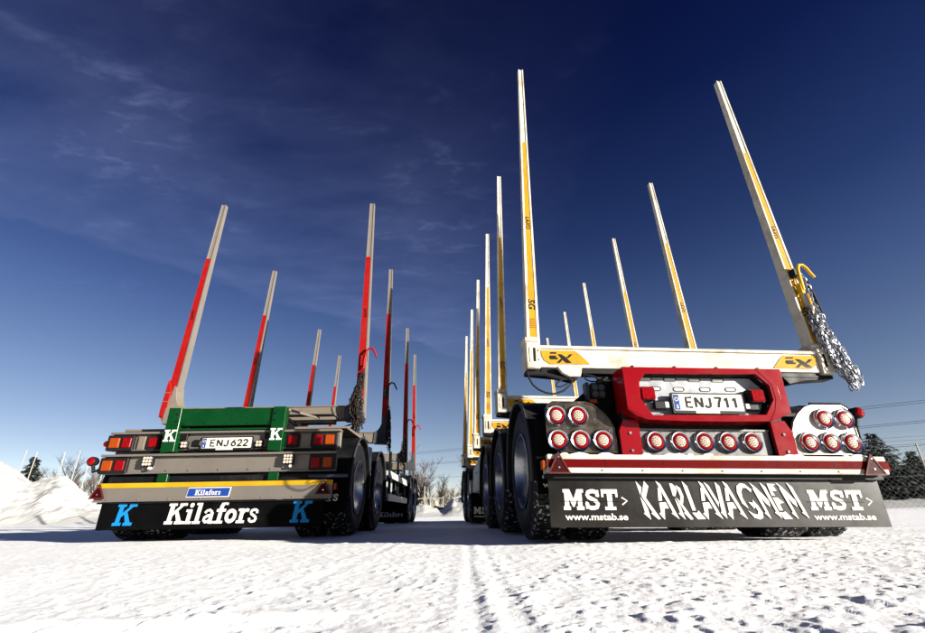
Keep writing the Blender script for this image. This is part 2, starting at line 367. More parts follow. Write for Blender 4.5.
def ground_h(X, Y):
    d = np.hypot(X, Y)
    h = .020*(fbm(X*.9, Y*.9, 3, 5)-.5)
    h += .003*(fbm(X*4, Y*4, 3, 11)-.5)
    fine = sstep(30, 6, d)
    h += fine*.0034*(fbm(X*36, Y*36, 3, 21, .62)-.5)*(.4+1.2*fbm(X*1.7, Y*1.7, 2, 88))+sstep(7, 2, d)*.0014*(fbm(X*75, Y*75, 2, 27)-.5)
    # kicked-up clods
    c1 = fbm(X*13+2*vnoise(X*3, Y*3, 9), Y*13, 3, 31); h += sstep(16, 3, d)*.0036*sstep(.66, .80, c1)*(.3+1.4*vnoise(X*1.3, Y*1.3, 89))*(.6+.8*vnoise(X*40, Y*40, 41))
    c2 = fbm(X*30, Y*30, 2, 51); h += sstep(9, 2, d)*.0030*sstep(.60, .80, c2)
    c3 = fbm(X*7+5, Y*7, 3, 61); h += sstep(.15, .45, X+.1)*sstep(1.9, 1.2, Y)*.005*sstep(.62, .76, c3)*(.7+.6*vnoise(X*30, Y*30, 3))
    # tread-printed wheel track running away from the camera
    for cx, w, amp in ((.012, .035, 1.), (.11, .035, 1.), (-.55, .05, .7), (-1.05, .05, .6), (-2.35, .2, .6)):
        xx = X-cx-.012*Y*0; m = sstep(w, w*.8, np.abs(xx))*sstep(.4, 1., Y)*sstep(14, 9, Y)
        lug = sstep(.35, .65, .5+.5*np.sin(2*math.pi*(Y/.075+np.abs(xx)*5+.3*vnoise(X*20, Y*20, 77))))*sstep(.012, .03, np.abs(xx))
        h = h*(1-.25*m)+m*amp*(.0016*lug-.0008)
        h += amp*.0012*np.exp(-((np.abs(xx)-w*1.08)/.03)**2)*sstep(.4, 1., Y)*sstep(14, 9, Y)*(.4+vnoise(X*14, Y*14, 71))
    # old wheel ruts crossing in front
    q = Y-1.15-.16*X+.10*np.sin(X*1.3); 
    h -= .010*np.exp(-(q/.07)**2)*sstep(-.1, -.5, X); h += .008*np.exp(-((q-.13)/.05)**2)*sstep(-.1, -.5, X)
    h *= np.clip(1.15-.0*d, 0, 2)
    # flatter under the trailers
    h = np.where(Y > 5, h*.75, h)
    return h
def grid_mesh(name, X, Y, Z, m):
    nr, nc = X.shape; me = bpy.data.meshes.new(name)
    me.vertices.add(nr*nc); me.vertices.foreach_set('co', np.stack([X, Y, Z], -1).astype(np.float32).ravel())
    i = np.arange(nr*nc).reshape(nr, nc); q = np.stack([i[:-1, :-1], i[:-1, 1:], i[1:, 1:], i[1:, :-1]], -1).reshape(-1, 4)
    k = len(q); me.loops.add(k*4); me.loops.foreach_set('vertex_index', q.astype(np.int32).ravel())
    me.polygons.add(k); me.polygons.foreach_set('loop_start', (np.arange(k)*4).astype(np.int32)); me.polygons.foreach_set('loop_total', np.full(k, 4, np.int32))
    me.polygons.foreach_set('use_smooth', np.ones(k, bool)); me.update(calc_edges=True); me.materials.append(m); return me
Yr = np.concatenate([[-900, -200, -40, -10, -3, -1, -.2, .2, .45], .6*np.exp(np.arange(0, 640)*.00735), [75, 95, 130, 200, 400, 900, 2500, 5000]])
sc_ = np.concatenate([-np.exp(np.linspace(math.log(220), math.log(1.4), 26)), np.linspace(-1.3, 1.3, 760), np.exp(np.linspace(math.log(1.4), math.log(220), 26))])
Yg, Sg = np.meshgrid(Yr, sc_, indexing='ij'); Xg = Sg*(np.maximum(Yg, .5)+.35)
g = link('snow_ground', grid_mesh('snow_ground', Xg, Yg, ground_h(Xg, Yg), snow)); g['kind'] = 'structure'

# ploughed snow banks
def bank(name, label, x0, x1, y0, y1, prof, nx=220, ny=110, seed=1, rough=.22, ratio=False):
    xs = np.linspace(x0, x1, nx); ys = np.linspace(y0, y1, ny); Yb, Xb = np.meshgrid(ys, xs, indexing='ij')
    crest = np.interp(Xb+.5*(fbm(Xb*.7, Yb*.7, 3, seed+3)-.5), [p[0] for p in prof], [p[1] for p in prof])
    if ratio: crest = np.interp((Xb+.8*(fbm(Xb*.6, Yb*.6, 3, seed+3)-.5))/Yb*28, [p[0] for p in prof], [p[1] for p in prof])
    if ratio: crest = sum(np.interp((Xb+1.1*(fbm(Xb*.6, Yb*.6, 3, seed+3)-.5))/Yb*28+dx_, [p[0] for p in prof], [p[1] for p in prof]) for dx_ in (-.5, -.25, 0, .25, .5))/5*1.04
    t = (Yb-y0)/(y1-y0); shape = np.sin(math.pi*np.clip(t, 0, 1))**1.1
    ex = sstep(x0, x0+1.5, Xb)*sstep(x1, x1-1.5, Xb)
    Z = crest*shape*ex
    Z = Z+Z*rough*(fbm(Xb*.8, Yb*.8, 5, seed, .5)-.5)+np.minimum(Z, .8)*.5*(fbm(Xb*2.4, Yb*2.4, 5, seed+9, .6)-.5)-.03
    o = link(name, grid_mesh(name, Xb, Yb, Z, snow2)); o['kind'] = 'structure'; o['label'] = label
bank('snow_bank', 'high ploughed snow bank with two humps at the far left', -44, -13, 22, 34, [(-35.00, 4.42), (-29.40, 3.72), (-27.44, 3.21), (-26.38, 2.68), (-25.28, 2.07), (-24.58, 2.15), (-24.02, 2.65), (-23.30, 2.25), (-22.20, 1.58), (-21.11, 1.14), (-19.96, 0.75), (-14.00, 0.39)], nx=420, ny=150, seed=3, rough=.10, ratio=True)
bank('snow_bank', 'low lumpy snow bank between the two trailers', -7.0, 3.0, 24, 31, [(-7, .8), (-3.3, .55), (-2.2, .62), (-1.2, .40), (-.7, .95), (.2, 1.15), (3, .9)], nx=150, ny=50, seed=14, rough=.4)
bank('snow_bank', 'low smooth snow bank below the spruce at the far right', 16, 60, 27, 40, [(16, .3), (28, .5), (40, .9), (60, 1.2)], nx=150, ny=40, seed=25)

# ------------------------------------------------------------------ shared trailer pieces
def wheel_meshes():
    n = 56; prof = [(.285, -.13), (.33, -.148), (.42, -.15), (.475, -.135), (.492, -.115)]
    mb = MB(); full = prof+[(.50, -.112), (.50, .112)]+[(r, -x) for r, x in reversed(prof)]
    mb.lathe_x(full, n)
    # tread blocks standing proud in five rows
    rows = [(-.112, -.070), (-.064, -.026), (-.019, .019), (.026, .064), (.070, .112)]
    for ri, (a, b) in enumerate(rows):
        for i in range(n):
            t0 = 2*math.pi*(i+.5*(ri % 2))/n; t1 = t0+2*math.pi/n*.72
            vs = []
            for r in (.499, .509):
                for x in (a, b):
                    for t in (t0, t1): vs.append((x, r*math.cos(t), r*math.sin(t)))
            mb.add(vs, [(4, 5, 7, 6), (0, 1, 5, 4), (2, 6, 7, 3), (0, 4, 6, 2), (1, 3, 7, 5)])
    tyre = mb.mesh('wheel', tyre_m, smooth=True)
    rim = MB().lathe_x([(.290, .145), (.280, .150), (.268, .135), (.262, .06), (.250, .0), (.235, -.045), (.175, -.06), (.14, -.02), (.135, .06), (.11, .075), (.0001, .078)], 40).mesh('rim', rimm, smooth=True)
    rim2 = MB().lathe_x([(.290, -.145), (.280, -.150), (.262, -.06), (.235, -.045), (.18, -.05), (.0001, -.05)], 40).mesh('rim', rimm, smooth=True)
    nuts = MB()
    for i in range(10):
        t = 2*math.pi*i/10; c = (.0, .2*math.cos(t), .2*math.sin(t))
        nuts.tube([(-.055, c[1], c[2]), (-.015, c[1], c[2])], .016, 6)
    return tyre, rim, rim2, nuts.mesh('wheel_nut', chrome)
WT, WR, WR2, WN = wheel_meshes()
def wheel(parent, side, y, outer=True, x=1.23):
    # side +1 right, -1 left. dual pairs: outer carries the dished rim
    cx = side*(x-.15) if outer else side*(x-.15-.315)
    w = link('wheel', WT, parent, (cx, y, .50)); w.rotation_euler = (rng.uniform(0, 6), 0, 0)
    if side < 0: w.scale = (-1, 1, 1)
    if outer:
        link('rim', WR, w); link('wheel_nut', WN, w)
    else: link('rim', WR2, w)
    return w
def fender(parent, side, y, r=.545, w=.62, x=1.25, m=black, a0=-12, a1=192):
    mb = MB(); n = 22
    pts = [(y+r*math.cos(R(a0+(a1-a0)*i/n)), .50+r*math.sin(R(a0+(a1-a0)*i/n))) for i in range(n+1)]
    pin = [(y+(r-.012)*math.cos(R(a0+(a1-a0)*i/n)), .50+(r-.012)*math.sin(R(a0+(a1-a0)*i/n))) for i in range(n+1)]
    xo, xi = side*x, side*(x-w); vs = []; fs = []
    for p, q in zip(pts, pin): vs += [(xo, *p), (xi, *p), (xo, *q), (xi, *q)]
    for i in range(n):
        b = 4*i; fs += [(b, b+1, b+5, b+4), (b+2, b+6, b+7, b+3), (b, b+4, b+6, b+2), (b+1, b+3, b+7, b+5)]
    fs += [(0, 2, 3, 1), (4*n, 4*n+1, 4*n+3, 4*n+2)]
    mb.add(vs, fs); f = mb.build('fender', m, parent, smooth=True)
    MB().tube([(xo, p[0], p[1]) for p in pts], .011, 6).build('fender_lip', lip, f, smooth=True)
    return f
def loop_obj(o): return o

def round_lamp_meshes():
    bez = MB().lathe_y([(.076, .012), (.076, -.006), (.068, -.018), (.058, -.014), (.055, -.002)], 0, 0, 28).mesh('bezel', chrome, smooth=True)
    ring = MB().lathe_y([(.0565, .0), (.056, -.012), (.050, -.019), (.040, -.020), (.038, -.012)], 0, 0, 28).mesh('red_ring', redlens, smooth=True)
    core = MB().lathe_y([(.0385, -.010), (.036, -.016), (.026, -.020), (.012, -.0215), (.0001, -.022)], 0, 0, 24).mesh('clear_lens', clear, smooth=True)
    d = MB()
    for k, (r, n) in enumerate(((.011, 5), (.025, 9))):
        for i in range(n):
            t = 2*math.pi*i/n+k; d.disc(r*math.cos(t), r*math.sin(t), .0042, -.0235, -.018, 8)
    back = MB().disc(0, 0, .074, .0, .014, 28).mesh('round_lamp', satin)
    return back, bez, ring, core, d.mesh('led_cluster', dots)
RL = round_lamp_meshes()
def round_lamp(parent, x, y, z, tilt=0., name='tail_lamp', yaw=0.):
    b = link(name, RL[0], parent, (x, y, z)); b.rotation_euler = (tilt, 0, yaw)
    link('bezel', RL[1], b); link('red_ring', RL[2], b); link('clear_lens', RL[3], b); link('led_cluster', RL[4], b)
    return b
def box_lamp(parent, x0, x1, y, z0, z1, lens, name='tail_lamp', dep=.06):
    o = MB().prism(rrect(x0, x1, z0, z1, .012), y, y+dep).build(name, satin, parent, bevel=.004)
    for a, b, m in lens:
        MB().prism(rrect(a, b, z0+.028, z1-.028, .008), y-.012, y+.004).build('lens', m, o, bevel=.004)
    return o
def work_lamp(parent, x, y, z, s=.05, n=3, face=clear):
    o = MB().prism(rrect(x-s, x+s, z-s, z+s, s*.35), y, y+.05).build('work_lamp', satin, parent, bevel=.004)
    d = MB()
    for i in range(n):
        for j in range(n):
            d.disc(x+(i-(n-1)/2)*s*1.7/n, z+(j-(n-1)/2)*s*1.7/n, s*.78/n, y-.008, y+.002, 10)
    d.build('led_lens', face, o); return o
def triangle(parent, x, y, z, w, h):
    p = [(x-w/2, z), (x+w/2, z), (x, z+h)]
    q = [(x-w/2*.8, z+h*.07), (x+w/2*.8, z+h*.07), (x, z+h*.86)]
    o = MB().prism(p, y, y+.012).build('warning_triangle', drkred, parent, bevel=.003)
    MB().frame(p, q, y-.004, y+.002).build('triangle_rim', mat('triangle_border', (.06, .012, .012), .6), o)
    s = MB().disc(x, z+h*.28, .007, y-.004, y+.002, 8); s.disc(x, z+h*.75, .006, y-.0045, y+.002, 8)
    s.build('screw', chrome, o)['kind'] = 'stuff'; return o
def marker_lamp(parent, p0, p1, r=.045):
    o = MB().tube([p0, ((p0[0]+p1[0])/2, p0[1]-.01, p0[2]-.02), p1], .018, 8).build('marker_lamp', satin, parent, smooth=True)
    MB().lathe_y([(.0001, .05), (r*.8, .045), (r, .02), (r, -.015), (r*.85, -.03)], p1[0], p1[2], 20, p1[1]).build('housing', satin, o, smooth=True)
    MB().lathe_y([(r*.84, -.028), (r*.6, -.04), (.0001, -.045)], p1[0], p1[2], 20, p1[1]).build('lens', redlens, o, smooth=True)
    return o
def licence_plate(parent, x0, x1, y, z0, z1, s, tiny):
    o = MB().prism(rrect(x0-.012, x1+.012, z0-.022, z1+.012, .01), y, y+.018).build('licence_plate', satin, parent, bevel=.002)
    MB().prism(rrect(x0, x1, z0, z1, .008), y-.003, y+.002).build('plate_face', platem, o)
    w = x1-x0; h = z1-z0
    MB().prism(rect(x0+.004, x0+.044, z0+.004, z1-.004), y-.0045, y-.0025).build('country_band', blue, o)
    st = MB()
    for i in range(12):
        t = i*math.pi/6; st.disc(x0+.024+.012*math.cos(t), z0+h*.68+.012*math.sin(t), .0026, y-.0052, y-.0046, 5)
    st.build('star_ring', mat('star_yellow', (.8, .6, .05), .4), o)
    text('S', x0+.017, z0+h*.12, h*.22, y-.006, wprint, o, bold=.02)
    PG = {'E': [[(.9,1),(0,1),(0,0),(.9,0)], [(0,.52),(.75,.52)]], 'N': [[(0,0),(0,1)], [(0,1),(1,0)], [(1,0),(1,1)]],
          'J': [[(.85,1),(.85,.28),(.74,.08),(.5,0),(.22,.04),(.05,.22)]], '7': [[(0,1),(1,1)], [(.97,1),(.6,.5),(.42,0)]],
          '1': [[(.55,0),(.55,1)], [(.55,1),(.42,.86),(.18,.76)]], '6': [[(.8,1),(.35,.68),(.08,.4),(.08,.2),(.28,.02),(.6,-.01),(.88,.14),(.93,.36),(.78,.55),(.5,.62),(.25,.52)]],
          '2': [[(.05,.75),(.18,.93),(.48,1),(.8,.92),(.9,.72),(.78,.5),(.05,0),(.05,.0)], [(0,0),(1,0)]]}
    dz = h*.20; ch_h = h*.60; k = Ink(y-.006)
    for ch, p0 in zip(s.replace(' ', ''), (.185, .320, .452, .600, .722, .842)):
        cw = w*.092
        for st_ in PG[ch]: k.ribbon([(x0+w*p0+px_*cw, z0+dz+pz_*ch_h) for px_, pz_ in st_], .0138)
    k.mb.build('registration_number', ink, o)['kind'] = 'stuff'
    MB().prism(rect(x0+w*.30, x0+w*.64, z0-.019, z0-.003), y-.002, y).build('dealer_strip', wprint, o)
    if tiny: text(tiny, x0+w*.31, z0-.0155, .008, y-.003, ink, o, wfit=w*.32, bold=.01)
    return o
def slot_ring(mb, x, z, w, h, y):
    o = rrect(x-w/2, x+w/2, z-h/2, z+h/2, h*.49, 4); i = rrect(x-w/2+.007, x+w/2-.007, z-h/2+.007, z+h/2-.007, (h-.014)*.49, 4); mb.frame(o, i, y-.004, y)

# ================================================================== RIGHT TRAILER (white stakes, red rear)
def P4(name): return name
RT = thing('log_trailer', 'timber trailer with white and yellow stakes, red rear frame and dark KARLAVAGNEN mud flap', 'trailer', (1.7018, 3.541, 0), (0, R(1.0), R(4.02)))
WB = [0, 1.68, 3.12, 4.78, 6.26, 8.0]

# bunk decal with the stylised logo
def decal(parent, y, sgn):
    x = lambda u: sgn*(-1.122+(u-325)*.00068) if sgn > 0 else 1.122-(u-325)*.00068+0
    zf = lambda v: 1.352-(v-150)*.00080
    pl = [(325,150),(715,150),(770,185),(880,284),(420,290),(350,250),(325,205)]
    d = MB().prism([(x(u), zf(v)) for u, v in pl], y-.003, y-.0005).build('bunk_decal', yellow, parent)
    off = 0. if sgn > 0 else 0.
    lx = (lambda u: -1.122+(u-325)*.00068) if sgn > 0 else (lambda u: .86+(u-415)*.00085)
    k = Ink(y-.0042)
    for p in ([(430,168),(503,168),(492,186),(415,186)], [(418,203),(498,203),(486,222),(512,222),(506,243),(422,243),(408,226)],
              [(508,188),(552,188),(598,214),(668,277),(600,277),(560,244)], [(618,216),(650,187),(688,187),(640,224),(562,246),(530,277),(490,277),(545,234)]):
        k.poly([(lx(u), zf(v)) for u, v in p])
    k.mb.build('logo', ink, d)
    return d
def white_stake(parent, side, y, lettering=True, hook=False):
    s = side; z0, z1 = 1.40, 4.51
    def sec(t, groove):
        bt = (1.228, 1.146) if s < 0 else (1.240, 1.085); xo = s*(bt[0]+(bt[1]-bt[0])*t); w = .102+(.050-.102)*t; d = .105+(.055-.105)*t
        xi = xo-s*w; a, b = (xi, xo) if s > 0 else (xo, xi)
        g0 = a+w*.19; g1 = b-w*.19; yf = y-.065*(1-t*.4)
        return [(a, yf), (g0, yf), (g0+.004, yf+groove), (g1-.004, yf+groove), (g1, yf), (b, yf), (b, yf+d), (a, yf+d)]
    mb = MB(); ts = [0, .25, .5, .75, 1]; vs = []
    for t in ts: vs += [(px, py, z0+(z1-z0)*t) for px, py in sec(t, .007)]
    fs = [tuple(7-i for i in range(8)), tuple(4*8+i for i in range(8))]
    for k in range(4):
        for i in range(8):
            j = (i+1) % 8; fs.append((k*8+i, k*8+j, k*8+8+j, k*8+8+i))
    mb.add(vs, fs); st = mb.build('stake', white, parent)
    # yellow stripe lying in the groove
    zb, zt = 1.47, 3.50; mb = MB(); vs = []
    for k in range(9):
        z = zb+(zt-zb)*k/8; q = sec((z-z0)/(z1-z0), .007); yy = q[2][1]-.003
        vs += [(q[2][0]+.002, yy, z), (q[3][0]-.002, yy, z)]
    mb.add(vs, [(2*k, 2*k+1, 2*k+3, 2*k+2) for k in range(8)])
    sp = mb.build('stake_stripe', yellow, st)
    if lettering:
        def vtext(str_, zc, h, m, bold):
            q = sec((zc-z0)/(z1-z0), .007); xm = (q[2][0]+q[3][0])/2; yy = q[2][1]-.006
            text(str_, xm-h/2, zc, h, yy, m, st, rot=-math.pi/2, bold=bold, shear=.2)
        vtext('LAXO', 2.62, .036, ink, .015); vtext('SG', 1.80, .056, ink, .02)
        b = MB(); q = sec(.06, .007); xm = (q[2][0]+q[3][0])/2
        for i in range(5): b.box(xm-.022, xm+.022, q[2][1]-.0062, q[2][1]-.004, 1.545+i*.018, 1.554+i*.018)
        b.build('stake_mark', mat('brown_print', (.22, .09, .01), .5), st)
    return st
def white_bunk(y, i):
    s = MB(); s.prism_x([(y-.07, 1.215), (y+.07, 1.215), (y+.07, 1.365), (y-.07, 1.365)], -1.135, 1.135)
    b = s.build('bunk', white, RT, bevel=.004)
    MB().prism_x([(y-.082, 1.366), (y+.082, 1.366), (y+.078, 1.394), (y-.074, 1.394)], -1.137, 1.137).build('top_flange', white, b, bevel=.004)
    decal(b, y-.0725, 1); decal(b, y-.0725, -1)
    MB().box(-1.13, 1.13, y-.055, y+.055, 1.175, 1.2145).build('wear_plate', black, b, bevel=.003)
    for sd_ in (-1, 1):
        q = MB(); x0, x1 = (1.1375, 1.248) if sd_ > 0 else (-1.248, -1.1375)
        q.box(x0, x1, y-.09, y+.09, 1.20, 1.415)
        e = q.build('stake_socket', cast, RT, bevel=.008)
        xr0, xr1 = (1.128, 1.258) if sd_ > 0 else (-1.258, -1.128)
        MB().box(xr0, xr1, y-.075, y+.085, 1.4152, 1.465).build('socket_collar', cast, e, bevel=.014)
        cxm = sd_*1.182
        MB().box(cxm-.010, cxm+.010, y-.0925, y-.0902, 1.255, 1.365).build('slot', ink, e)
        MB().box(cxm-.040, cxm-.012, y-.0945, y-.0902, 1.25, 1.37).build('latch_plate', cast, e, bevel=.003)
        bo = MB()
        for zz_ in (1.27, 1.345): bo.disc(-sd_*-1*0+ (sd_*1.155 if sd_ > 0 else -1.150), zz_, .0055, y-.0935, y-.0902, 8)
        bo.build('bolt', ink, e)
        MB().prism([(sd_*1.245, 1.2), (sd_*1.245, 1.17), (sd_*1.0, 1.15), (sd_*.86, 1.12), (sd_*.80, 1.2)], y-.05, y+.06).build('socket_foot', black, e, bevel=.004)
    return b
for i, y in enumerate(WB):
    white_bunk(y, i)
    for s in (-1, 1): white_stake(RT, s, y, lettering=(i < 4))
# cast clamp under first bunk
MB().prism([(-1.02, 1.214), (-.98, 1.16), (-.93, 1.135), (-.84, 1.135), (-.82, 1.214)], -.11, -.075).build('bunk_clamp', cast, RT, bevel=.005)

# chassis
fr = MB()
for s in (-1, 1):
    fr.box(s*.46-.05, s*.46+.05, -.12, 4.2, .86, 1.16); fr.box(s*.42-.05, s*.42+.05, 4.9, 9.2, .98, 1.17)
fr.build('frame_rail', black, RT, bevel=.004)
cr = MB()
for y in (.0, .9, 1.68, 2.4, 3.12, 4.0): cr.box(-.41, .41, y-.05, y+.05, .88, 1.12)
for y in (5.1, 6.26, 7.2, 8.2, 9.0): cr.box(-.37, .37, y-.05, y+.05, .99, 1.14)
cr.build('cross_member', black, RT)
MB().box(-.06, .06, 3.6, 10.6, .70, .84).build('drawbar', black, RT, bevel=.005)
MB().disc(0, 1.0, .5, 0, .0, 3) if False else None
hubs = [.47, 1.78, 3.08, 6.15, 7.45]
for y in hubs:
    MB().tube([(-1.0, y, .5), (1.0, y, .5)], .065, 12).build('axle', black, RT, smooth=True)
    for s in (-1, 1):
        wheel(RT, s, y, True); wheel(RT, s, y, False); fender(RT, s, y)
        MB().box(s*.66-.05, s*.66+.05, y-.28, y+.28, .56, .66).build('spring', black, RT, bevel=.01)
        MB().lathe_x([(.0001, -.07), (.09, -.07), (.11, 0), (.09, .07), (.0001, .07)], 14).build('air_bag', rubber, RT, loc=(s*.62, y+.36, .72))
# wheel flaps with lettering (rear one and the one on the front bogie)
def inner_flap(parent, y, z0, z1, txt, x1=1.225, x0=.62, sides=(-1, 1)):
    for s in sides:
        f = MB().box(min(s*x0, s*x1), max(s*x0, s*x1), y, y+.008, z0, z1).build('wheel_flap', flapblk, parent, bevel=.002)
        if txt == 'MST':
            xa = -1.19 if s < 0 else .70
            slab('MST', xa, z0+.10, .115, y-.002, wprint, f, wfit=.36); text('www.mstab.se', xa, z0+.045, .032, y-.002, wprint, f, wfit=.38, bold=.02)
        elif txt == 'Kilafors':
            slab(txt, -1.17 if s < 0 else .66, z0+.10, .10, y-.002, wprint, f, wfit=.52, slant=.12)
inner_flap(RT, -.125, .30, .80, 'MST'); inner_flap(RT, 5.42, .06, .52, 'MST')
# light grey tool box panels ahead of the rear bogie
for s in (-1, 1):
    o = MB().prism_x([(3.75, .50), (5.28, .50), (5.28, .88), (3.75, 1.04)], s*1.21, s*.80).build('side_box', mat('side_box_grey', (.32, .33, .34), .4, var=.1), RT, bevel=.008)
    MB().prism_x([(4.05, .62), (4.95, .62), (4.95, .84), (4.05, .93)], s*1.216, s*1.208).build('box_lid', mat('side_box_lid', (.26, .27, .28), .35, var=.1), o, bevel=.003)
    MB().tube([(s*1.22, 4.45, .78), (s*1.235, 4.5, .78), (s*1.22, 4.55, .78)], .008, 6).build('latch', chrome, o)
# air tank
MB().tube([(-.35, 4.4, .62), (.35, 4.4, .62)], .14, 16).build('air_tank', black, RT, smooth=True)

# red rear frame
RO = [(-.602,1.155),(-.2,1.157),(.2,1.158),(.597,1.160),(.594,.98),(.590,.835),(.43,.775),(.1,.770),(-.2,.770),(-.46,.778),(-.545,.805),(-.602,.850)]
RI = [(-.435,1.108),(-.2,1.110),(.2,1.114),(.395,1.118),(.478,1.035),(.480,.930),(.400,.822),(.1,.815),(-.2,.812),(-.425,.808),(-.492,.925),(-.485,1.050)]
f = MB().frame(RO, RI, -.315, -.285).build('rear_frame', red, RT, bevel=.003)
MB().frame([(x, z) for x, z in RI], [(x*.985, .96+(z-.96)*.97) for x, z in RI], -.284, -.21).build('frame_recess', black, f)
MB().frame([(x*.998, z) for x, z in RO], [(x*.98, .96+(z-.96)*.96) for x, z in RO], -.2845, -.12).build('frame_sides', red, f)
# bolts along the frame's top
b = MB()
for x in (-.50, -.18, .14, .46):
    b.disc(x, 1.172, .012, -.27, -.245, 6); b.box(x-.03, x+.03, -.28, -.235, 1.157, 1.163)
b.build('frame_bolt', satin, f)
# raised seam of the right corner plate
MB().prism([(.40,1.1585),(.43,1.1585),(.50,1.09),(.535,1.02),(.54,.93),(.50,.84),(.445,.782),(.415,.776),(.47,.85),(.50,.93),(.498,1.035),(.46,1.09)], -.318, -.3152).build('corner_plate', red, f, bevel=.001)
MB().prism([(-.60,1.12),(-.47,1.12),(-.50,1.05),(-.505,.925),(-.435,.80),(-.50,.80),(-.56,.83),(-.60,.86)], -.318, -.3152).build('corner_plate', red, f, bevel=.001)
for s in (-1, 1):
    MB().prism([(s*.49, .545), (s*.64, .545), (s*.64, .72), (s*.60, .80), (s*.49, .79)], -.215, -.19).build('frame_leg', red, RT, bevel=.003)
    MB().box(min(s*.50,s*.60), max(s*.50,s*.60), -.189, -.02, .56, .9).build('leg_gusset', black, RT)
# number plate carrier
carr = mat('plate_carrier_alu', (.205, .212, .225), .4, metal=.15, var=.14, vs=14, dirt=(.09, .09, .095), dirt_amt=.45, ds=9)
pp = MB().prism([(-.47,1.10),(.46,1.105),(.47,1.0),(.42,.825),(-.42,.815),(-.48,.92)], -.232, -.226).build('plate_carrier', carr, RT)
sl = MB(); hol = MB()
for x, z in ((-.335,1.018),(-.16,1.016),(.04,1.018),(.235,1.020)):
    slot_ring(sl, x, z, .085, .034, -.232); hol.prism(rrect(x-.034, x+.034, z-.010, z+.010, .0098), -.2335, -.2325)
for x in (-.40,-.215,-.03,.15):
    slot_ring(sl, x, 1.088, .10, .03, -.232); hol.prism(rrect(x-.04, x+.04, 1.080, 1.096, .0075), -.2335, -.2325)
hol.build('slot_hole', wprint, pp)['kind'] = 'stuff'; sl.build('slot_rim', mat('slot_rim', (.05, .05, .05), .5), pp)['kind'] = 'stuff'
MB().box(-.42, .42, -.245, -.232, .822, .834).build('carrier_lip', galv, pp)
licence_plate(RT, -.248, .266, -.285, .850, .966, 'ENJ 711', 'www.mstab.se')
for x, z in ((-.435, .965), (.375, .96)):
    o = MB().prism(rrect(x-.055, x+.055, z-.050, z+.050, .01), -.300, -.24).build('brake_lamp', satin, RT, bevel=.004)
    MB().prism(rrect(x-.047, x+.053, z-.044, z+.044, .012), -.314, -.299).build('lens', redlens, o, bevel=.006, seg=2)
for x, s in ((-.335, 1), (.352, -1)):
    o = MB().box(x-.05, x+.05, -.272, -.24, .855, .925).build('plate_lamp', satin, RT, bevel=.012)
    MB().box(x+s*.045-.018, x+s*.045+.018, -.276, -.25, .868, .915).build('lamp_mount', mat('zinc', (.35, .33, .3), .4, metal=.4), o, bevel=.006)

# lamp panels
lp = [(-1.156,.70),(-1.153,.86),(-1.138,.90),(-1.10,.925),(-.86,.925),(-.80,.905),(-.735,.855),(-.69,.80),(-.662,.74),(-.655,.60),(-.66,.566),(-1.06,.566),(-1.12,.60),(-1.148,.645)]
for s, m_, nm in ((1, brushed, 'left'), (-1, stainless, 'right')):
    pts = [(s*x, z) for x, z in lp]
    o = MB().prism(pts, -.185, -.165).build('lamp_panel', m_, RT, bevel=.003)
    ins = [(x*.985-.013*s, .745+(z-.745)*.95) for x, z in pts]
    MB().frame(pts, ins, -.192, -.1855).build('panel_edge', m_, o, bevel=.001)
    for x, z in ((-1.078,.820),(-.922,.820),(-1.078,.650),(-.920,.650),(-.760,.650)): round_lamp(RT, s*x, -.196, z)
    b = MB()
    for x, z in ((-1.0,.895),(-1.0,.735),(-.70,.72),(-.80,.80)): b.disc(s*x, z, .006, -.1885, -.184, 8)
    o2 = b.build('panel_screw', chrome, o); o2['kind'] = 'stuff'
MB().tube([(x, -.18, z) for x, z in [(1.165,.60),(1.172,.74),(1.166,.86),(1.148,.905),(1.10,.935),(.86,.935)]], .011, 6).build('panel_gasket', rubber, RT, smooth=True)
o = MB().box(-.482, .482, -.175, -.160, .556, .735).build('lamp_panel', galv, RT, bevel=.003)
MB().box(-.482, .482, -.186, -.1755, .725, .737).build('panel_lip', galv, o)
for x in (-.375, -.198, -.02, .157, .335): round_lamp(RT, x, -.187, .648)

# bumper
bp_ = MB().box(-1.19, 1.19, -.30, -.262, .425, .543).build('bumper', white, RT, bevel=.005)
MB().box(-1.188, 1.188, -.3022, -.3002, .458, .512).build('bumper_stripe', stripe, bp_)
seams = MB()
for x in (-.8, -.4, 0, .4, .8): seams.box(x-.0015, x+.0015, -.3032, -.3023, .458, .512)
seams.build('stripe_seam', drkred, bp_)
MB().box(-1.17, 1.17, -.262, -.12, .50, .54).build('bumper_top', black, RT)
MB().box(-1.19, 1.19, -.24, -.17, .395, .424).build('flap_rail', black, RT)
triangle(RT, -1.118, -.318, .418, .155, .140); triangle(RT, 1.07, -.318, .418, .165, .145)
MB().prism(rrect(-1.225, -1.196, .445, .505, .006), -.29, -.24).build('side_marker', amber, RT, bevel=.004)
MB().prism(rrect(1.19, 1.215, .445, .505, .006), -.29, -.25).build('side_marker', redlens, RT, bevel=.004)
marker_lamp(RT, (1.14, -.18, .79), (1.19, -.20, .865), .042)
MB().box(1.13, 1.19, -.19, -.15, .755, .80).build('marker_bracket', mat('zinc_bracket', (.30, .26, .18), .5), RT, bevel=.008)

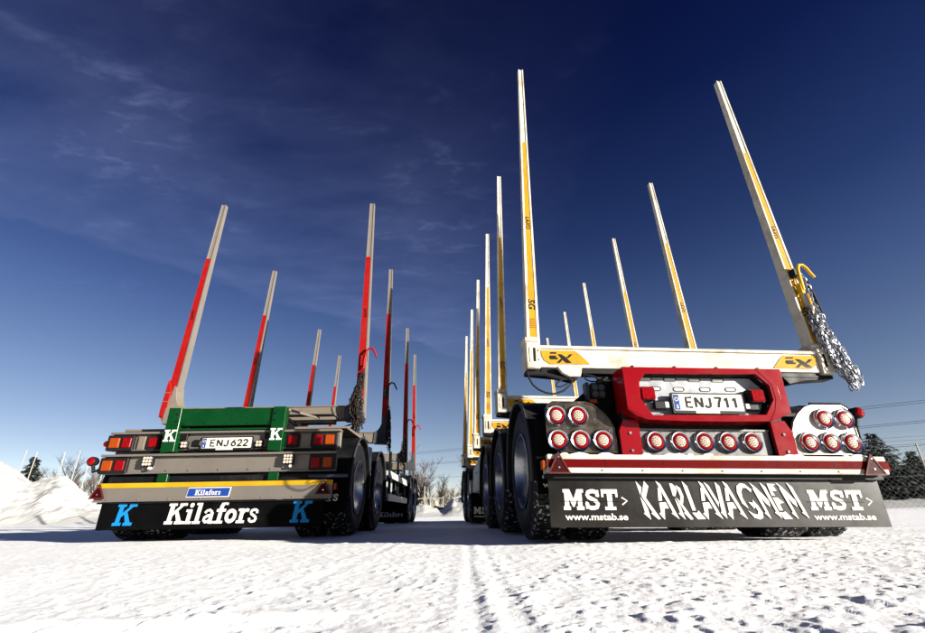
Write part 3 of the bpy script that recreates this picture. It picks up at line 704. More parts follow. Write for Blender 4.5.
# mud flap with lettering
mf = MB().box(-1.172, 1.172, -.20, -.192, .095, .400).build('mud_flap', flapgrey, RT, bevel=.001)
YF = -.2025
def logo_mst(x, w):
    slab('MST', x, .200, .128, YF, wprint, mf, wfit=w)
    MB().box(x-.01, x+w+.01, YF-.0052, YF-.0042, .252, .256).build('split_line', flapgrey, mf)
    k = Ink(YF); k.ribbon([(x+w+.022, .278), (x+w+.058, .256), (x+w+.022, .232)], .009); k.mb.build('lettering', wprint, mf)
    text('www.mstab.se', x+.005, .140, .040, YF, wprint, mf, wfit=w+.045, bold=.022)
logo_mst(-1.078, .375); logo_mst(.630, .395)
# KARLAVAGNEN: cut, backward leaning stencil letters (outline read off in hundredths of the letter band)
KA = {
 'K': [[(95,108),(138,160),(120,225)], [(116,236),(150,290),(166,330),(180,420),(127,368),(139,362)], [(165,106),(197,150),(160,250),(126,232),(150,160)], [(162,246),(258,412),(240,418),(188,368),(200,362),(132,240)]],
 'A': [[(272,158),(296,182),(292,268),(262,268)], [(265,284),(318,280),(338,330),(302,330),(292,420),(253,370),(268,362)], [(260,104),(298,132),(412,417),(352,368),(366,362)]],
 'R': [[(373,124),(398,130),(424,158),(426,182),(408,232),(388,228)], [(424,138),(458,165),(474,230),(462,288),(436,296),(448,230)], [(398,248),(432,300),(460,420),(410,368),(424,362)], [(408,236),(446,282),(524,416),(500,418),(455,365),(466,360)]],
 'L': [[(480,104),(520,150),(557,346),(528,346)], [(522,364),(565,364),(576,345),(626,414),(560,416)]],
 'V': [[(663,112),(700,142),(757,280),(752,318)], [(757,112),(792,150),(803,412),(758,362),(768,352)]],
 'G': [[(208,122),(245,128),(296,175),(286,196),(250,160),(222,160),(207,190),(204,240),(238,332),(192,290),(168,200),(176,145)], [(228,346),(268,372),(300,380),(312,352),(296,318),(284,330),(246,278),(286,284),(284,258),(318,302),(346,360),(342,404),(312,418),(268,404)]],
 'N': [[(286,112),(330,150),(420,262),(424,318),(392,290)], [(306,160),(350,205),(408,416),(360,366),(372,358)], [(378,114),(420,152),(500,412),(448,362),(460,354)]],
 'E': [[(437,124),(512,128),(486,142),(508,184),(468,186),(486,226),(455,222)], [(460,240),(500,240),(546,282),(506,290),(520,345),(490,345)], [(484,362),(524,362),(536,352),(586,414),(518,416)]],
}
k = Ink(YF)
S0 = .000838                                       # metres per outline unit
def ka(ch, ox):
    for p in KA[ch]: k.poly([(-.570+(u-95+ox)*S0, .381-(v-108)*.00077) for u, v in p])
ka('K', 0); ka('A', 0); ka('R', 0); ka('L', 0); ka('A', 357); ka('V', 0); ka('A', 560)
for ch, ox in (('G', 760), ('N', 760), ('E', 760)): ka(ch, ox)
for p in KA['N']: k.poly([(-.570+(u-95+760+228)*S0, .381-(v-108)*.00077) for u, v in p])
k.mb.build('lettering', wprint, mf)
# bolts that hold the flap
b = MB()
for x in np.linspace(-1.1, 1.1, 9): b.disc(float(x), .388, .007, -.2045, -.1995, 8)
b.build('flap_bolt', satin, mf)['kind'] = 'stuff'

# dark gear between the left lamp panel and the red frame
MB().prism([(-.90,.955),(-.62,1.17),(-.545,1.20),(-.50,1.15),(-.50,.62),(-.66,.60),(-.70,.90),(-.86,.93)], .02, .05).build('wing_stay', black, RT, bevel=.003)
MB().tube([(-.86, .0, .955), (-.60, .0, 1.165)], .022, 8).build('stay_tube', black, RT, smooth=True)
work_lamp(RT, -.70, -.06, 1.04, .062, 2, mat('dark_lens', (.05, .05, .055), .15))
MB().box(-.80, -.775, -.08, .0, .96, 1.10).build('lamp_bracket', mat('bracket_dark', (.03, .03, .035), .35), RT, bevel=.003)
MB().tube([(-.62, -.05, 1.10), (-.72, -.06, 1.15), (-.80, -.05, 1.17)], .008, 6).build('cable', rubber, RT, smooth=True)
MB().prism(rrect(-.79,-.73,.935,.965,.008), -.10, -.07).build('reflector', amber, RT, bevel=.003)
MB().box(.60, .645, -.12, -.09, .99, 1.12).build('side_bracket', black, RT, bevel=.004)
MB().box(.646, .652, -.115, -.095, 1.0, 1.11).build('bracket_edge', white, RT)
MB().box(-.58, .58, -.10, -.06, .74, 1.14).build('rear_cross_plate', black, RT)
MB().box(-1.1, -.5, .0, .03, .56, .90).build('panel_backing', black, RT); MB().box(.5, 1.1, .0, .03, .56, .90).build('panel_backing', black, RT)
# hoses hanging from the left bunk end
MB().tube([(-1.245,-.07,1.18),(-1.235,-.09,1.12),(-1.21,-.10,1.065),(-1.17,-.10,1.03),(-1.11,-.10,1.005),(-1.05,-.10,1.00),(-.98,-.10,1.025),(-.92,-.09,1.075),(-.89,-.07,1.12)], .0075, 8).build('hose', rubber, RT, smooth=True)
MB().tube([(-.91,-.06,1.125),(-.98,-.08,1.115),(-1.02,-.09,1.09),(-1.035,-.09,1.065),(-1.02,-.09,1.055),(-.98,-.08,1.065),(-.92,-.07,1.10)], .006, 8).build('hose', rubber, RT, smooth=True)
MB().tube([(-.80,-.05,1.16),(-.785,-.06,1.125),(-.75,-.07,1.108),(-.71,-.06,1.11),(-.66,-.05,1.15)], .006, 8).build('hose', rubber, RT, smooth=True)
MB().tube([(-.93,-.075,1.13),(-.90,-.08,1.10)], .017, 8).build('hose_coupling', satin, RT)
MB().tube([(-1.25,-.06,1.165),(-1.10,-.06,1.16),(-1.0,-.07,1.13),(-.88,-.07,1.12)], .018, 8).build('hose_sleeve', rubber, RT, smooth=True)

# ================================================================== LEFT TRAILER (red stakes, green rear)
LT = thing('log_trailer', 'timber trailer with red and silver stakes, green rear frame and black Kilafors mud flap', 'trailer', (-2.4847, 5.637, 0), (0, 0, R(0.79)))
LB = [0, 2.02, 5.05, 7.14]
corner_shade_m = mat('stake_corner_shaded', (.045, .045, .055), .45, var=.2)  # shade on the right-hand beige sockets, painted in as a darker colour
def red_stake(s, y):
    z0, z1 = 1.30, 4.49
    def sec(t, g):
        bt = (1.20, 1.078) if s < 0 else (1.262, 1.196); xo = s*(bt[0]+(bt[1]-bt[0])*t); w = .115+(.066-.115)*t; d = .13+(.085-.15)*t
        xi = xo-s*w; a, b = (xi, xo) if s > 0 else (xo, xi); yf = y-.075*(1-t*.4)
        m0, m1 = a+w*.16, b-w*.16
        return [(a, yf), (m0, yf), (m0+.003, yf+g), (m1-.003, yf+g), (m1, yf), (b, yf), (b, yf+d*.5), (b, yf+d), (a, yf+d)]
    mb = MB(); vs = []
    for k in range(5): vs += [(px, py, z0+(z1-z0)*k/4) for px, py in sec(k/4, .007)]
    fs = [tuple(8-i for i in range(9)), tuple(4*9+i for i in range(9))]
    for k in range(4):
        for i in range(9):
            j = (i+1) % 9; fs.append((k*9+i, k*9+j, k*9+9+j, k*9+9+i))
    mb.add(vs, fs); st = mb.build('stake', silver, LT)
    # red foil on the front groove and wrapped round the left flank
    mb = MB(); vs = []; ztop = 3.56
    for k in range(9):
        z = z0+.02+(ztop-z0-.02)*k/8; q = sec((z-z0)/(z1-z0), .007)
        vs += [(q[0][0]-.0025, q[8][1]-.01, z), (q[0][0]-.0025, q[0][1]-.0025, z), (q[3][0] if s < 0 else q[3][0], q[0][1]-.0025, z)]
    mb.add(vs, [f_ for k in range(8) for f_ in ((3*k, 3*k+1, 3*k+4, 3*k+3), (3*k+1, 3*k+2, 3*k+5, 3*k+4))])
    sp = mb.build('stake_stripe', redstake, st)
    q = sec(.36, .007); xm = (q[2][0]+q[3][0])/2
    text('LAXO', xm-.018, 2.75, .034, q[0][1]-.005, ink, st, rot=-math.pi/2, bold=.015, shear=.2)
    # red boxed foot with seams
    if s > 0: return st
    sg = MB(); q0 = sec(.0, 0); q1 = sec(.16, 0)
    xa, xb = (s*1.235, s*1.12)
    ft = MB().prism([(s*1.222, 1.33), (s*1.224, 1.42), (s*1.206, 1.74), (s*1.198, 1.80), (s*1.140, 1.66), (s*1.145, 1.46), (s*1.20, 1.36)], y-.092, y+.07).build('stake_foot', redstake, LT, bevel=.004)
    se = MB()
    for zz_ in (1.52, 1.63): se.box(min(s*1.148, s*1.214), max(s*1.148, s*1.214), y-.0945, y-.0925, zz_, zz_+.007)
    se.build('foot_seam', mat('seam_grey', (.12, .09, .08), .6), ft)
    return st
def beige_bunk(y):
    b = MB().box(-1.02, 1.02, y-.07, y+.07, 1.275, 1.430).build('bunk', beige, LT, bevel=.005)
    MB().box(-1.02, 1.02, y-.078, y+.078, 1.4305, 1.444).build('top_flange', beige, b, bevel=.003)
    MB().box(-.9, .9, y-.06, y+.06, 1.235, 1.2745).build('wear_plate', black, b)
    for s in (-1, 1):
        k_ = .06 if s > 0 else -.02
        cur = [(s*(.97+k_+.13*math.sin(R(a))), 1.446+.26*(1-math.cos(R(a)))) for a in range(0, 91, 15)]
        pts = [(s*(.96+k_), 1.262), (s*(1.19+k_), 1.25), (s*(1.195+k_), 1.36), (s*(1.14+k_), 1.72)]+cur[::-1]
        o = MB().prism(pts, y-.082, y+.082).build('stake_socket', beige if s < 0 else corner_shade_m, LT, bevel=.005)
        MB().tube([(s*.86, y-.075, 1.425), (s*.87, y-.075, 1.38), (s*.90, y-.075, 1.33), (s*.95, y-.075, 1.285)], .004, 6).build('weld_line', ink, o)
for y in LB:
    beige_bunk(y)
    for s in (-1, 1): red_stake(s, y)
fr = MB()
for s in (-1, 1): fr.box(s*.45-.05, s*.45+.05, -.82, 3.6, .95, 1.23); fr.box(s*.42-.05, s*.42+.05, 4.6, 8.0, 1.03, 1.23)
fr.build('frame_rail', black, LT, bevel=.004)
cr = MB()
for y in (-.7, 0, .9, 2.0, 3.2): cr.box(-.40, .40, y-.05, y+.05, .98, 1.2)
for y in (5.05, 6.2, 7.14): cr.box(-.37, .37, y-.05, y+.05, 1.05, 1.2)
cr.build('cross_member', black, LT)
MB().box(-.05, .05, 3.0, 9.6, .72, .84).build('drawbar', black, LT, bevel=.005)
for y in (-.08, 1.27, 5.95, 7.15):
    MB().tube([(-1.0, y, .5), (1.0, y, .5)], .065, 12).build('axle', black, LT, smooth=True)
    for s in (-1, 1):
        wheel(LT, s, y, True, 1.26); wheel(LT, s, y, False, 1.26); fender(LT, s, y, x=1.28)
        MB().box(s*.66-.05, s*.66+.05, y-.28, y+.28, .56, .66).build('spring', black, LT, bevel=.01)
for s in (-1, 1):
    MB().box(min(s*1.12, s*1.262), max(s*1.12, s*1.262), .50, .62, .42, 1.02).build('fender_panel', mat('light_grey_panel', (.34, .35, .38), .4, var=.1), LT, bevel=.01)
inner_flap(LT, -.70, .24, .62, 'Kilafors', 1.27, .62, sides=(1,)); inner_flap(LT, -.70, .24, .62, 'Kilafors', 1.10, .62, sides=(-1,)); inner_flap(LT, .66, .14, .5, 'Kilafors', 1.255, .62); inner_flap(LT, 5.15, .04, .50, 'Kilafors', 1.27, .62)
for s in (-1, 1):
    for z in (.455, .815):
        MB().box(min(s*1.245, s*1.27), max(s*1.245, s*1.27), 2.25, 5.05, z-.055, z+.055).build('side_guard', mat('guard_alu', (.42, .41, .39), .45, metal=.2, var=.1), LT, bevel=.006)
    for y in (2.6, 3.7, 4.8): MB().box(min(s*1.20, s*1.244), max(s*1.20, s*1.244), y-.03, y+.03, .40, 1.2).build('guard_post', black, LT)
    MB().box(min(s*.85, s*1.15), max(s*.85, s*1.15), 2.9, 3.5, .50, .92).build('tool_box', mat('tool_box_grey', (.22, .24, .24), .4), LT, bevel=.01)
    MB().box(min(s*.85, s*1.15), max(s*.85, s*1.15), 3.9, 4.4, .62, .98).build('tool_box', green, LT, bevel=.01)
MB().box(-.03, .03, -.3, .0, .5, .6) if False else None

# green rear frame
gt = MB().box(-.60, .60, -.86, -.74, 1.085, 1.262).build('rear_frame', green, LT, bevel=.006)
MB().box(-.46, .46, -.85, -.70, 1.04, 1.058).build('frame_underplate', green, gt)
for s in (-1, 1):
    pts = [(s*.472, .825), (s*.605, .815), (s*.608, 1.268), (s*.478, 1.268)]
    po = MB().prism(pts, -.885, -.80).build('frame_post', green, LT, bevel=.0015)
    slab('K', (-.600 if s < 0 else .478), .925, .118, -.8875, wprint, po, wfit=.122)
    bo = MB()
    for zz_ in (1.20, 1.13): bo.disc(s*.505, zz_, .010, -.893, -.8845, 8)
    bo.build('post_bolt', ink, po)
    MB().box(min(s*.50,s*.60), max(s*.50,s*.60), -.84, -.76, .54, .62).build('post_foot', green, LT, bevel=.003)
    # beige diagonal strut at the frame corner
    MB().tube([(s*.60, -.80, 1.25), (s*.80, -.35, 1.24)], .013, 6).build('corner_strut', beige, LT)
MB().box(-.60, .98, -.42, -.36, 1.255, 1.275).build('hose_rail', black, LT)
for s in (-1, 1): MB().box(min(s*.62, s*1.2), max(s*.62, s*1.2), -.62, .6, 1.075, 1.10).build('fender_deck', beige, LT, bevel=.004)
# lamp bars
def bar(z0, z1, y, hw, nm, lipz=.022):
    o = MB().box(-hw, hw, y, y+.05, z0, z1-lipz).build(nm, grey, LT, bevel=.004)
    MB().box(-hw-.004, hw+.004, y-.055, y+.055, z1-lipz+.0005, z1).build('bar_lip', grey, o, bevel=.002)
    MB().box(-hw, hw, y-.02, y-.0005, z0, z0+.012).build('bar_lower_lip', grey, o, bevel=.002)
    return o
bar(.850, 1.035, -.78, 1.18, 'lamp_bar'); bar(.620, .806, -.84, 1.17, 'lamp_bar')
MB().box(-1.12, 1.12, -.78, -.70, .808, .848).build('bar_spacer', black, LT)
b3 = MB().box(-1.158, 1.158, -.86, -.82, .365, .535).build('bumper', grey, LT, bevel=.005)
MB().box(-1.157, 1.157, -.8622, -.8602, .490, .533).build('bumper_stripe', ystripe, b3)
MB().box(-1.158, 1.158, -.872, -.8605, .362, .374).build('bumper_lip', grey, b3, bevel=.002)
MB().box(-1.1, 1.1, -.80, -.74, .54, .60).build('bumper_beam', black, LT)
MB().tube([(.9, -.80, .575), (1.3, -.86, .572)], .018, 8).build('side_bar', mat('blue_black', (.03, .035, .06), .3), LT, smooth=True)
sg = MB().prism([(-.262,.392),(.155,.392),(.168,.482),(-.248,.482)], -.8662, -.8606).build('maker_sign', wprint, LT)
MB().prism([(-.254,.399),(.149,.399),(.160,.475),(-.242,.475)], -.8682, -.8663).build('sign_face', blue, sg)
slab('Kilafors', -.178, .412, .048, -.870, wprint, sg, wfit=.25, slant=.1)
triangle(LT, -1.115, -.885, .392, .15, .14); triangle(LT, 1.075, -.885, .400, .15, .14)
MB().prism(rrect(1.17, 1.195, .44, .50, .005), -.86, -.80).build('side_marker', amber, LT, bevel=.003)
# lamps
yU, yL = -.812, -.872
box_lamp(LT, -1.215, -.945, yU, .852, 1.008, [(-1.185, -1.085, amber), (-1.055, -.965, redlens)])
box_lamp(LT, .885, 1.150, yU, .852, 1.008, [(.91, 1.00, redlens), (1.03, 1.12, amber)])
for a, b_ in ((-.80, -.675), (.632, .755)): box_lamp(LT, a, b_, yU, .856, 1.004, [(a+.016, b_-.016, redlens)], 'brake_lamp')
for a in (-.835, .775): MB().box(a-.07 if a < 0 else a, a+.0 if a < 0 else a+.10, yU+.01, yU+.03, .86, .995).build('blank_plate', beige, LT, bevel=.004)
box_lamp(LT, -1.185, -.910, yL, .624, .778, [(-1.155, -1.060, amber), (-1.025, -.935, redlens)])
box_lamp(LT, .905, 1.165, yL, .624, .778, [(.925, 1.015, redlens), (1.045, 1.135, amber)])
for x in (-.695, .70):
    MB().prism(rrect(x-.075, x+.045, .655, .785, .02), -.853, -.842).build('lamp_mount', mat('mount_grey', (.13, .12, .12), .5), LT)
    work_lamp(LT, x, -.905, .735, .052, 3); 
    MB().disc(x+.03, .668, .014, -.90, -.87, 10).build('lamp_plug', wprint, LT)
for x in (-.41, .355): work_lamp(LT, x, -.83, .90, .036, 2)
MB().box(-.335, -.245, -.82, -.79, .88, .95).build('plate_lamp', satin, LT, bevel=.012)
MB().box(-.44, .42, -.80, -.785, .855, .985).build('plate_carrier', mat('carrier_dark', (.07, .065, .06), .4), LT)
licence_plate(LT, -.236, .272, -.815, .862, .965, 'ENJ 622', None)
marker_lamp(LT, (-1.19, -.85, .665), (-1.268, -.86, .745), .046)
MB().disc(-1.228, .925, .03, -.80, -.77, 14).build('side_marker', redlens, LT)
MB().box(-1.1, 1.1, -.77, -.60, .62, 1.0).build('rear_cross_plate', black, LT)
# flap
lf = MB().box(-1.082, 1.082, -.83, -.822, .112, .362).build('mud_flap', flapblk, LT, bevel=.001)
slab('K', -.935, .150, .195, -.8325, cyan, lf, wfit=.185, slant=.14); slab('K', .765, .150, .195, -.8325, cyan, lf, wfit=.185, slant=.14)
slab('Kilafors', -.440, .155, .190, -.8325, wprint, lf, wfit=.885, slant=.14)
MB().box(-1.12, 1.12, -.85, -.80, .345, .361).build('flap_rail', black, LT)
# hoses at right corner
for dx in (0, .05, .1):
    MB().tube([(.98+dx, -.75, .98), (1.05+dx, -.55, 1.08), (1.12+dx*.4, -.2, 1.12), (1.14, .1, 1.28)], .006, 6).build('hose', rubber, LT, smooth=True)

def crust(parent, x0, x1, y, z, w, seed, name='snow_crust'):
    r_ = random.Random(seed); mb = MB(); x = x0
    while x < x1:
        l = r_.uniform(.03, .16)
        if r_.random() < .6:
            pts = [(x, z)]+[(x+l*i/4, z+r_.uniform(.004, .014)) for i in range(1, 4)]+[(x+l, z)]
            mb.prism(pts, y, y+w*r_.uniform(.5, 1))
        x += l+r_.uniform(.0, .12)
    o = mb.build(name, snow, parent, bevel=.003, smooth=True); o['kind'] = 'stuff'
crust(RT, -1.1, 1.1, -.295, .5435, .03, 3)

bm_ = MB()
for x in np.linspace(-1.05, 1.05, 8):
    bm_.disc(float(x)+.03, .382, .008, -.868, -.8595, 6)
for x in (-.52, -.30, .0, .30, .52): bm_.disc(x, .650, .009, -.849, -.8395, 6); bm_.disc(x+.04, .775, .007, -.847, -.8395, 6)
bm_.build('bar_bolt', galv, LT)['kind'] = 'stuff'
bm_ = MB()
for x in (-.44, -.22, .22, .44): bm_.disc(x, 1.11, .009, -.869, -.8595, 6)
bm_.build('frame_bolt', green, LT)['kind'] = 'stuff'
bm_ = MB()
for s in (-1, 1):
    for z in (.58, .70): bm_.disc(s*.565, z, .010, -.224, -.2145, 6)
for x in np.linspace(-1.1, 1.1, 9): bm_.disc(float(x), .442, .006, -.305, -.2995, 6)
bm_.build('bolt_head', galv, RT)['kind'] = 'stuff'
for x0_, x1_, dz in ((-.50, -.15, .02), (-.15, .25, -.02), (.25, .60, .01)):
    MB().tube([(x0_, -.08, 1.165), ((x0_+x1_)/2, -.10, 1.178+dz*.4), (x1_, -.08, 1.168)], .008, 6).build('cable', rubber, RT, smooth=True)
for x0_ in (-.38, .30): MB().tube([(x0_, -.80, .865), (x0_+.05, -.83, .852), (x0_+.14, -.82, .858)], .006, 6).build('cable', rubber, LT, smooth=True)
MB().tube([(.66, -.62, 1.06), (.85, -.55, 1.09), (1.0, -.3, 1.12), (1.16, .05, 1.26)], .010, 6).build('hose', rubber, LT, smooth=True)

# ------------------------------------------------------------------ chains and hooks
def link_geo(mb, c, q, s):
    n, m = 10, 5; L_, Rr, r = .55*s, .30*s, .10*s; pts = []
    for i in range(n):
        t = 2*math.pi*i/n; x = Rr*math.cos(t); z = Rr*math.sin(t)+(L_*.45 if math.sin(t) > 0.01 else -L_*.45 if math.sin(t) < -.01 else 0)
        pts.append(Vector((x, 0, z)))
    o = len(mb.v)
    for i in range(n):
        d = (pts[(i+1) % n]-pts[i-1]).normalized(); nn = Vector((d.z, 0, -d.x))
        for k in range(m):
            a = 2*math.pi*k/m; p = pts[i]+nn*r*math.cos(a)+Vector((0, 1, 0))*r*math.sin(a)
            mb.v.append(tuple(q @ p+c))
    for i in range(n):
        j = (i+1) % n
        for k in range(m):
            l = (k+1) % m; mb.f.append((o+i*m+k, o+j*m+k, o+j*m+l, o+i*m+l))
def chain(label, rig, prof, n, size, m, lead=None, seed=1, group=None):
    r_ = random.Random(seed); mb = MB()
    zs = [p[0] for p in prof]; zb, zt = min(zs), max(zs)
    def at(z, ox, oy):
        f_ = [float(np.interp(z, zs, [p[k] for p in prof])) for k in (1, 2, 3)]
        return Vector((f_[0]+ox*f_[1], f_[2]+oy*f_[1], z))
    def run(P):
        step = size*.86; d = 0.; i = 0; j = 0
        while i < len(P)-1:
            ln = (P[i+1]-P[i]).length
            if d > ln: d -= ln; i += 1; continue
            dr = (P[i+1]-P[i]).normalized(); q = dr.to_track_quat('Z', 'Y').to_matrix() @ Matrix.Rotation(math.pi/2*(j % 2)+r_.gauss(.6, .35), 3, 'Z') @ Matrix.Rotation(r_.gauss(0, .18), 3, 'X')
            link_geo(mb, P[i]+dr*d, q, size); d += step; j += 1
    for k in range(n):
        a = r_.uniform(0, 2*math.pi); rr = math.sqrt(r_.uniform(.02, 1)); ox, oy = rr*math.cos(a), rr*math.sin(a)*.8
        a2 = a+r_.uniform(-.7, .7); ox2, oy2 = rr*math.cos(a2), rr*math.sin(a2)*.8
        top = zt-abs(r_.gauss(0, .25))*(zt-zb); bot = zb+abs(r_.gauss(0, .16))*(zt-zb)
        if top-bot < .15: continue
        N_ = 9; P = [at(top+(bot-top)*i/N_, ox+(ox2-ox)*i/N_+r_.gauss(0, .08), oy+(oy2-oy)*i/N_+r_.gauss(0, .08)) for i in range(N_+1)]
        run(P)
    if lead: run([Vector(p) for p in lead])
    o = mb.build('chain_bundle', m, None, smooth=True); o.matrix_world = Matrix.Translation(rig.location) @ rig.rotation_euler.to_matrix().to_4x4()
    tag(o, label, 'chain', group); return o
chain('silver lashing chain bundle hanging from the yellow hook on the right white stake', RT,
      [(1.06, 1.345, .035, -.12), (1.16, 1.335, .06, -.12), (1.30, 1.285, .070, -.10), (1.50, 1.24, .068, -.09), (1.66, 1.22, .05, -.09), (1.80, 1.21, .035, -.09)], 26, .046, chainm,
      lead=[(1.215, -.10, 2.08), (1.235, -.11, 1.95), (1.225, -.10, 1.78), (1.215, -.09, 1.6)], seed=4)
def jhook(rig, name, pts, r, m, parent):
    o = MB().tube(pts, r, 10, r1=r*.75).build(name, m, parent, smooth=True); return o
hk = jhook(RT, 'lashing_hook', [(1.175,-.11,1.93),(1.175,-.115,2.05),(1.18,-.115,2.13),(1.20,-.115,2.175),(1.235,-.115,2.175),(1.262,-.115,2.145),(1.285,-.115,2.10),(1.31,-.115,2.055)], .016, yhook, RT)
MB().box(1.135, 1.19, -.12, -.06, 2.07, 2.14).build('hook_bracket', satin, RT, bevel=.006)
MB().box(1.150, 1.185, -.12, -.07, 1.90, 2.0).build('hook_latch', yhook, RT, bevel=.006)
MB().tube([(1.245,-.10,2.02),(1.275,-.11,1.72)], .012, 8).build('tensioner_handle', satin, RT, smooth=True)
MB().tube([(1.21,-.10,1.9),(1.215,-.10,1.45)], .011, 8).build('yellow_strap', yhook, RT, smooth=True)

chain('dark chain bundle hanging on the nearest right-hand red stake', LT, [(1.10, 1.21, .05, -.16), (1.25, 1.20, .07, -.15), (1.45, 1.17, .085, -.14), (1.62, 1.20, .06, -.13), (1.80, 1.22, .03, -.12), (1.86, 1.225, .015, -.11)], 26, .046, rust, seed=9)
chain('thin dark chain hanging outside the second right-hand red stake', LT, [(1.08, 1.28, .03, 1.90), (1.3, 1.27, .045, 1.90), (1.75, 1.26, .02, 1.90), (1.85, 1.255, .01, 1.90)], 8, .046, rust, seed=10)
chain('dark chain hanging on the third right-hand red stake near the front', LT, [(1.15, 1.17, .05, 4.93), (1.5, 1.17, .06, 4.93), (1.9, 1.18, .02, 4.93)], 8, .05, rust, seed=11)
for y, z, m_ in ((0, 2.10, redstake), (2.009, 2.18, satin), (5.049, 2.12, redstake), (7.14, 2.35, redstake)):
    x_ = .045
    jhook(LT, 'lashing_hook', [(x_+1.175,y-.11,z-.20),(x_+1.18,y-.115,z-.08),(x_+1.20,y-.115,z+.03),(x_+1.24,y-.115,z+.075),(x_+1.285,y-.115,z+.06),(x_+1.315,y-.115,z+.0),(x_+1.335,y-.115,z-.05)], .016, m_, LT)
    MB().box(1.175, 1.235, y-.12, y-.06, z-.16, z-.02).build('hook_bracket', m_, LT, bevel=.006)

# ------------------------------------------------------------------ fence, trees, wires
def fence(label, pts, h, skip=(), gate=None, lean=0., mesh=True, rails=False, cat='fence', hs=None):
    t = thing('fence', label, cat, (pts[0][0], pts[0][1], 0)); o0 = Vector((pts[0][0], pts[0][1], 0))
    for i, (x, y) in enumerate(pts):
        hh = hs[i] if hs else h
        MB().tube([(x-o0.x, y-o0.y, -.2), (x-o0.x+rng.uniform(-lean, lean), y-o0.y, hh)], .032, 8).build('post', post_m, t, smooth=True)
    w = MB()
    for i in range(len(pts)-1):
        a = Vector((*pts[i], 0))-o0; b = Vector((*pts[i+1], 0))-o0; d = (b-a); ln = d.length; d.normalize()
        if mesh:
            st = .22; k = int((ln+h)/st)
            for j in range(k):
                for sg_ in (1, -1):
                    s0 = j*st-(h if sg_ > 0 else 0); z0, z1 = 0., h
                    if sg_ > 0: p, q = (s0, 0.), (s0+h, h)
                    else: p, q = (s0, 0.), (s0-h, h)
                    def cl(p, q):
                        (x0, y0), (x1, y1) = p, q
                        if x0 == x1: return None
                        for lim, sgn in ((0, 1), (ln, -1)):
                            if (x0-lim)*sgn < 0 and (x1-lim)*sgn < 0: return None
                            if (x0-lim)*sgn < 0: f_ = (lim-x0)/(x1-x0); x0, y0 = lim, y0+(y1-y0)*f_
                            if (x1-lim)*sgn < 0: f_ = (lim-x0)/(x1-x0); x1, y1 = lim, y0+(y1-y0)*f_
                        return (x0, y0), (x1, y1)
                    c = cl(p, q)
                    if c: w.tube([a+d*c[0][0]+Vector((0, 0, c[0][1])), a+d*c[1][0]+Vector((0, 0, c[1][1]))], .0036, 3, cap=False)
        for zz_ in ((h-.02, h+.15, h+.3, .5*h) if mesh else ((.97*h, .5*h) if rails else (h-.02, h*.66, h*.33))):
            w.tube([a+Vector((0, 0, zz_)), (a+b)/2+Vector((0, 0, zz_-.02)), b+Vector((0, 0, zz_))], .03 if rails else .007, 5, cap=False)
    o = w.build('rail' if rails else 'wire_mesh', post_m if rails else wire_m, t)
    if not rails: o['kind'] = 'stuff'
    return t
fence('chain link fence with a pale steel post by the snowy spruce', [(13.5, 24.5), (16.6, 21.8), (19.65, 20.6), (24.4, 19.1), (28, 17.4)], 2.62)
fence('row of white posts and wire behind the left snow bank', [(-36.21, 35.50), (-33.30, 35.50), (-32.41, 35.50), (-30.07, 35.50), (-29.11, 35.50), (-28.19, 35.50), (-27.09, 35.50), (-24.85, 35.50), (-21.30, 35.50)], 3.4, mesh=False, lean=.25, hs=[4.83, 5.07, 4.91, 4.87, 4.92, 3.90, 4.02, 3.77, 3.42])
fence('low pale pipe gate across the gap between the two trailers', [(-4.2, 38), (-3.2, 38), (-1.75, 38)], 1.25, mesh=False, rails=True, cat='gate', hs=[1.3, 2.1, 1.35])
fence('wire fence on a tall white post between the trailers, beyond the gate', [(-.15, 38.6), (2.5, 38.6), (6, 38.6)], 2.2, mesh=False, hs=[2.5, 2.4, 2.4])

def bare_tree(seed, h, spread, m, twigs=4, depth=4):
    r_ = random.Random(seed); mb = MB()
    def grow(p, d, ln, r, lv):
        q = p; pts = [p]; k = 3
        for i in range(k):
            d = (d+Vector((r_.gauss(0, .10), r_.gauss(0, .10), .05))).normalized(); q = q+d*ln/k; pts.append(q)
        mb.tube(pts, r, 5 if lv < 2 else 3, r1=r*.6, cap=False)
        if lv >= depth: return
        nb = twigs+(2 if lv == 0 else 0)+r_.randint(0, 1)
        for i in range(nb):
            f_ = r_.uniform(.35, 1.) if lv else r_.uniform(.22, 1.)
            b = pts[0].lerp(pts[-1], f_); idx = min(int(f_*k), k-1); b = pts[idx].lerp(pts[idx+1], f_*k-idx)
            a = r_.uniform(0, 2*math.pi); ax = Vector((math.cos(a), math.sin(a), 0))
            nd_ = (d+ax*spread*r_.uniform(.6, 1.2)+Vector((0, 0, .25))).normalized()
            grow(b, nd_, ln*r_.uniform(.42, .62), r*.5, lv+1)
    grow(Vector((0, 0, -.1)), Vector((0, 0, 1)), h*.62, h*.014, 0)
    return mb.mesh('bare_tree', m)
TM = [bare_tree(1, 1., .85, wood), bare_tree(2, 1., .65, wood), bare_tree(3, 1., 1.0, bark2), bare_tree(5, 1., .5, bark2), bare_tree(8, 1., .75, wood)]
def put_tree(x, y, h, k, label, group):
    o = link('bare_tree', TM[k % len(TM)]); o.location = (x, y, 0); o.scale = (h, h, h); o.rotation_euler = (0, 0, rng.uniform(0, 6.3)); tag(o, label, 'tree', group)
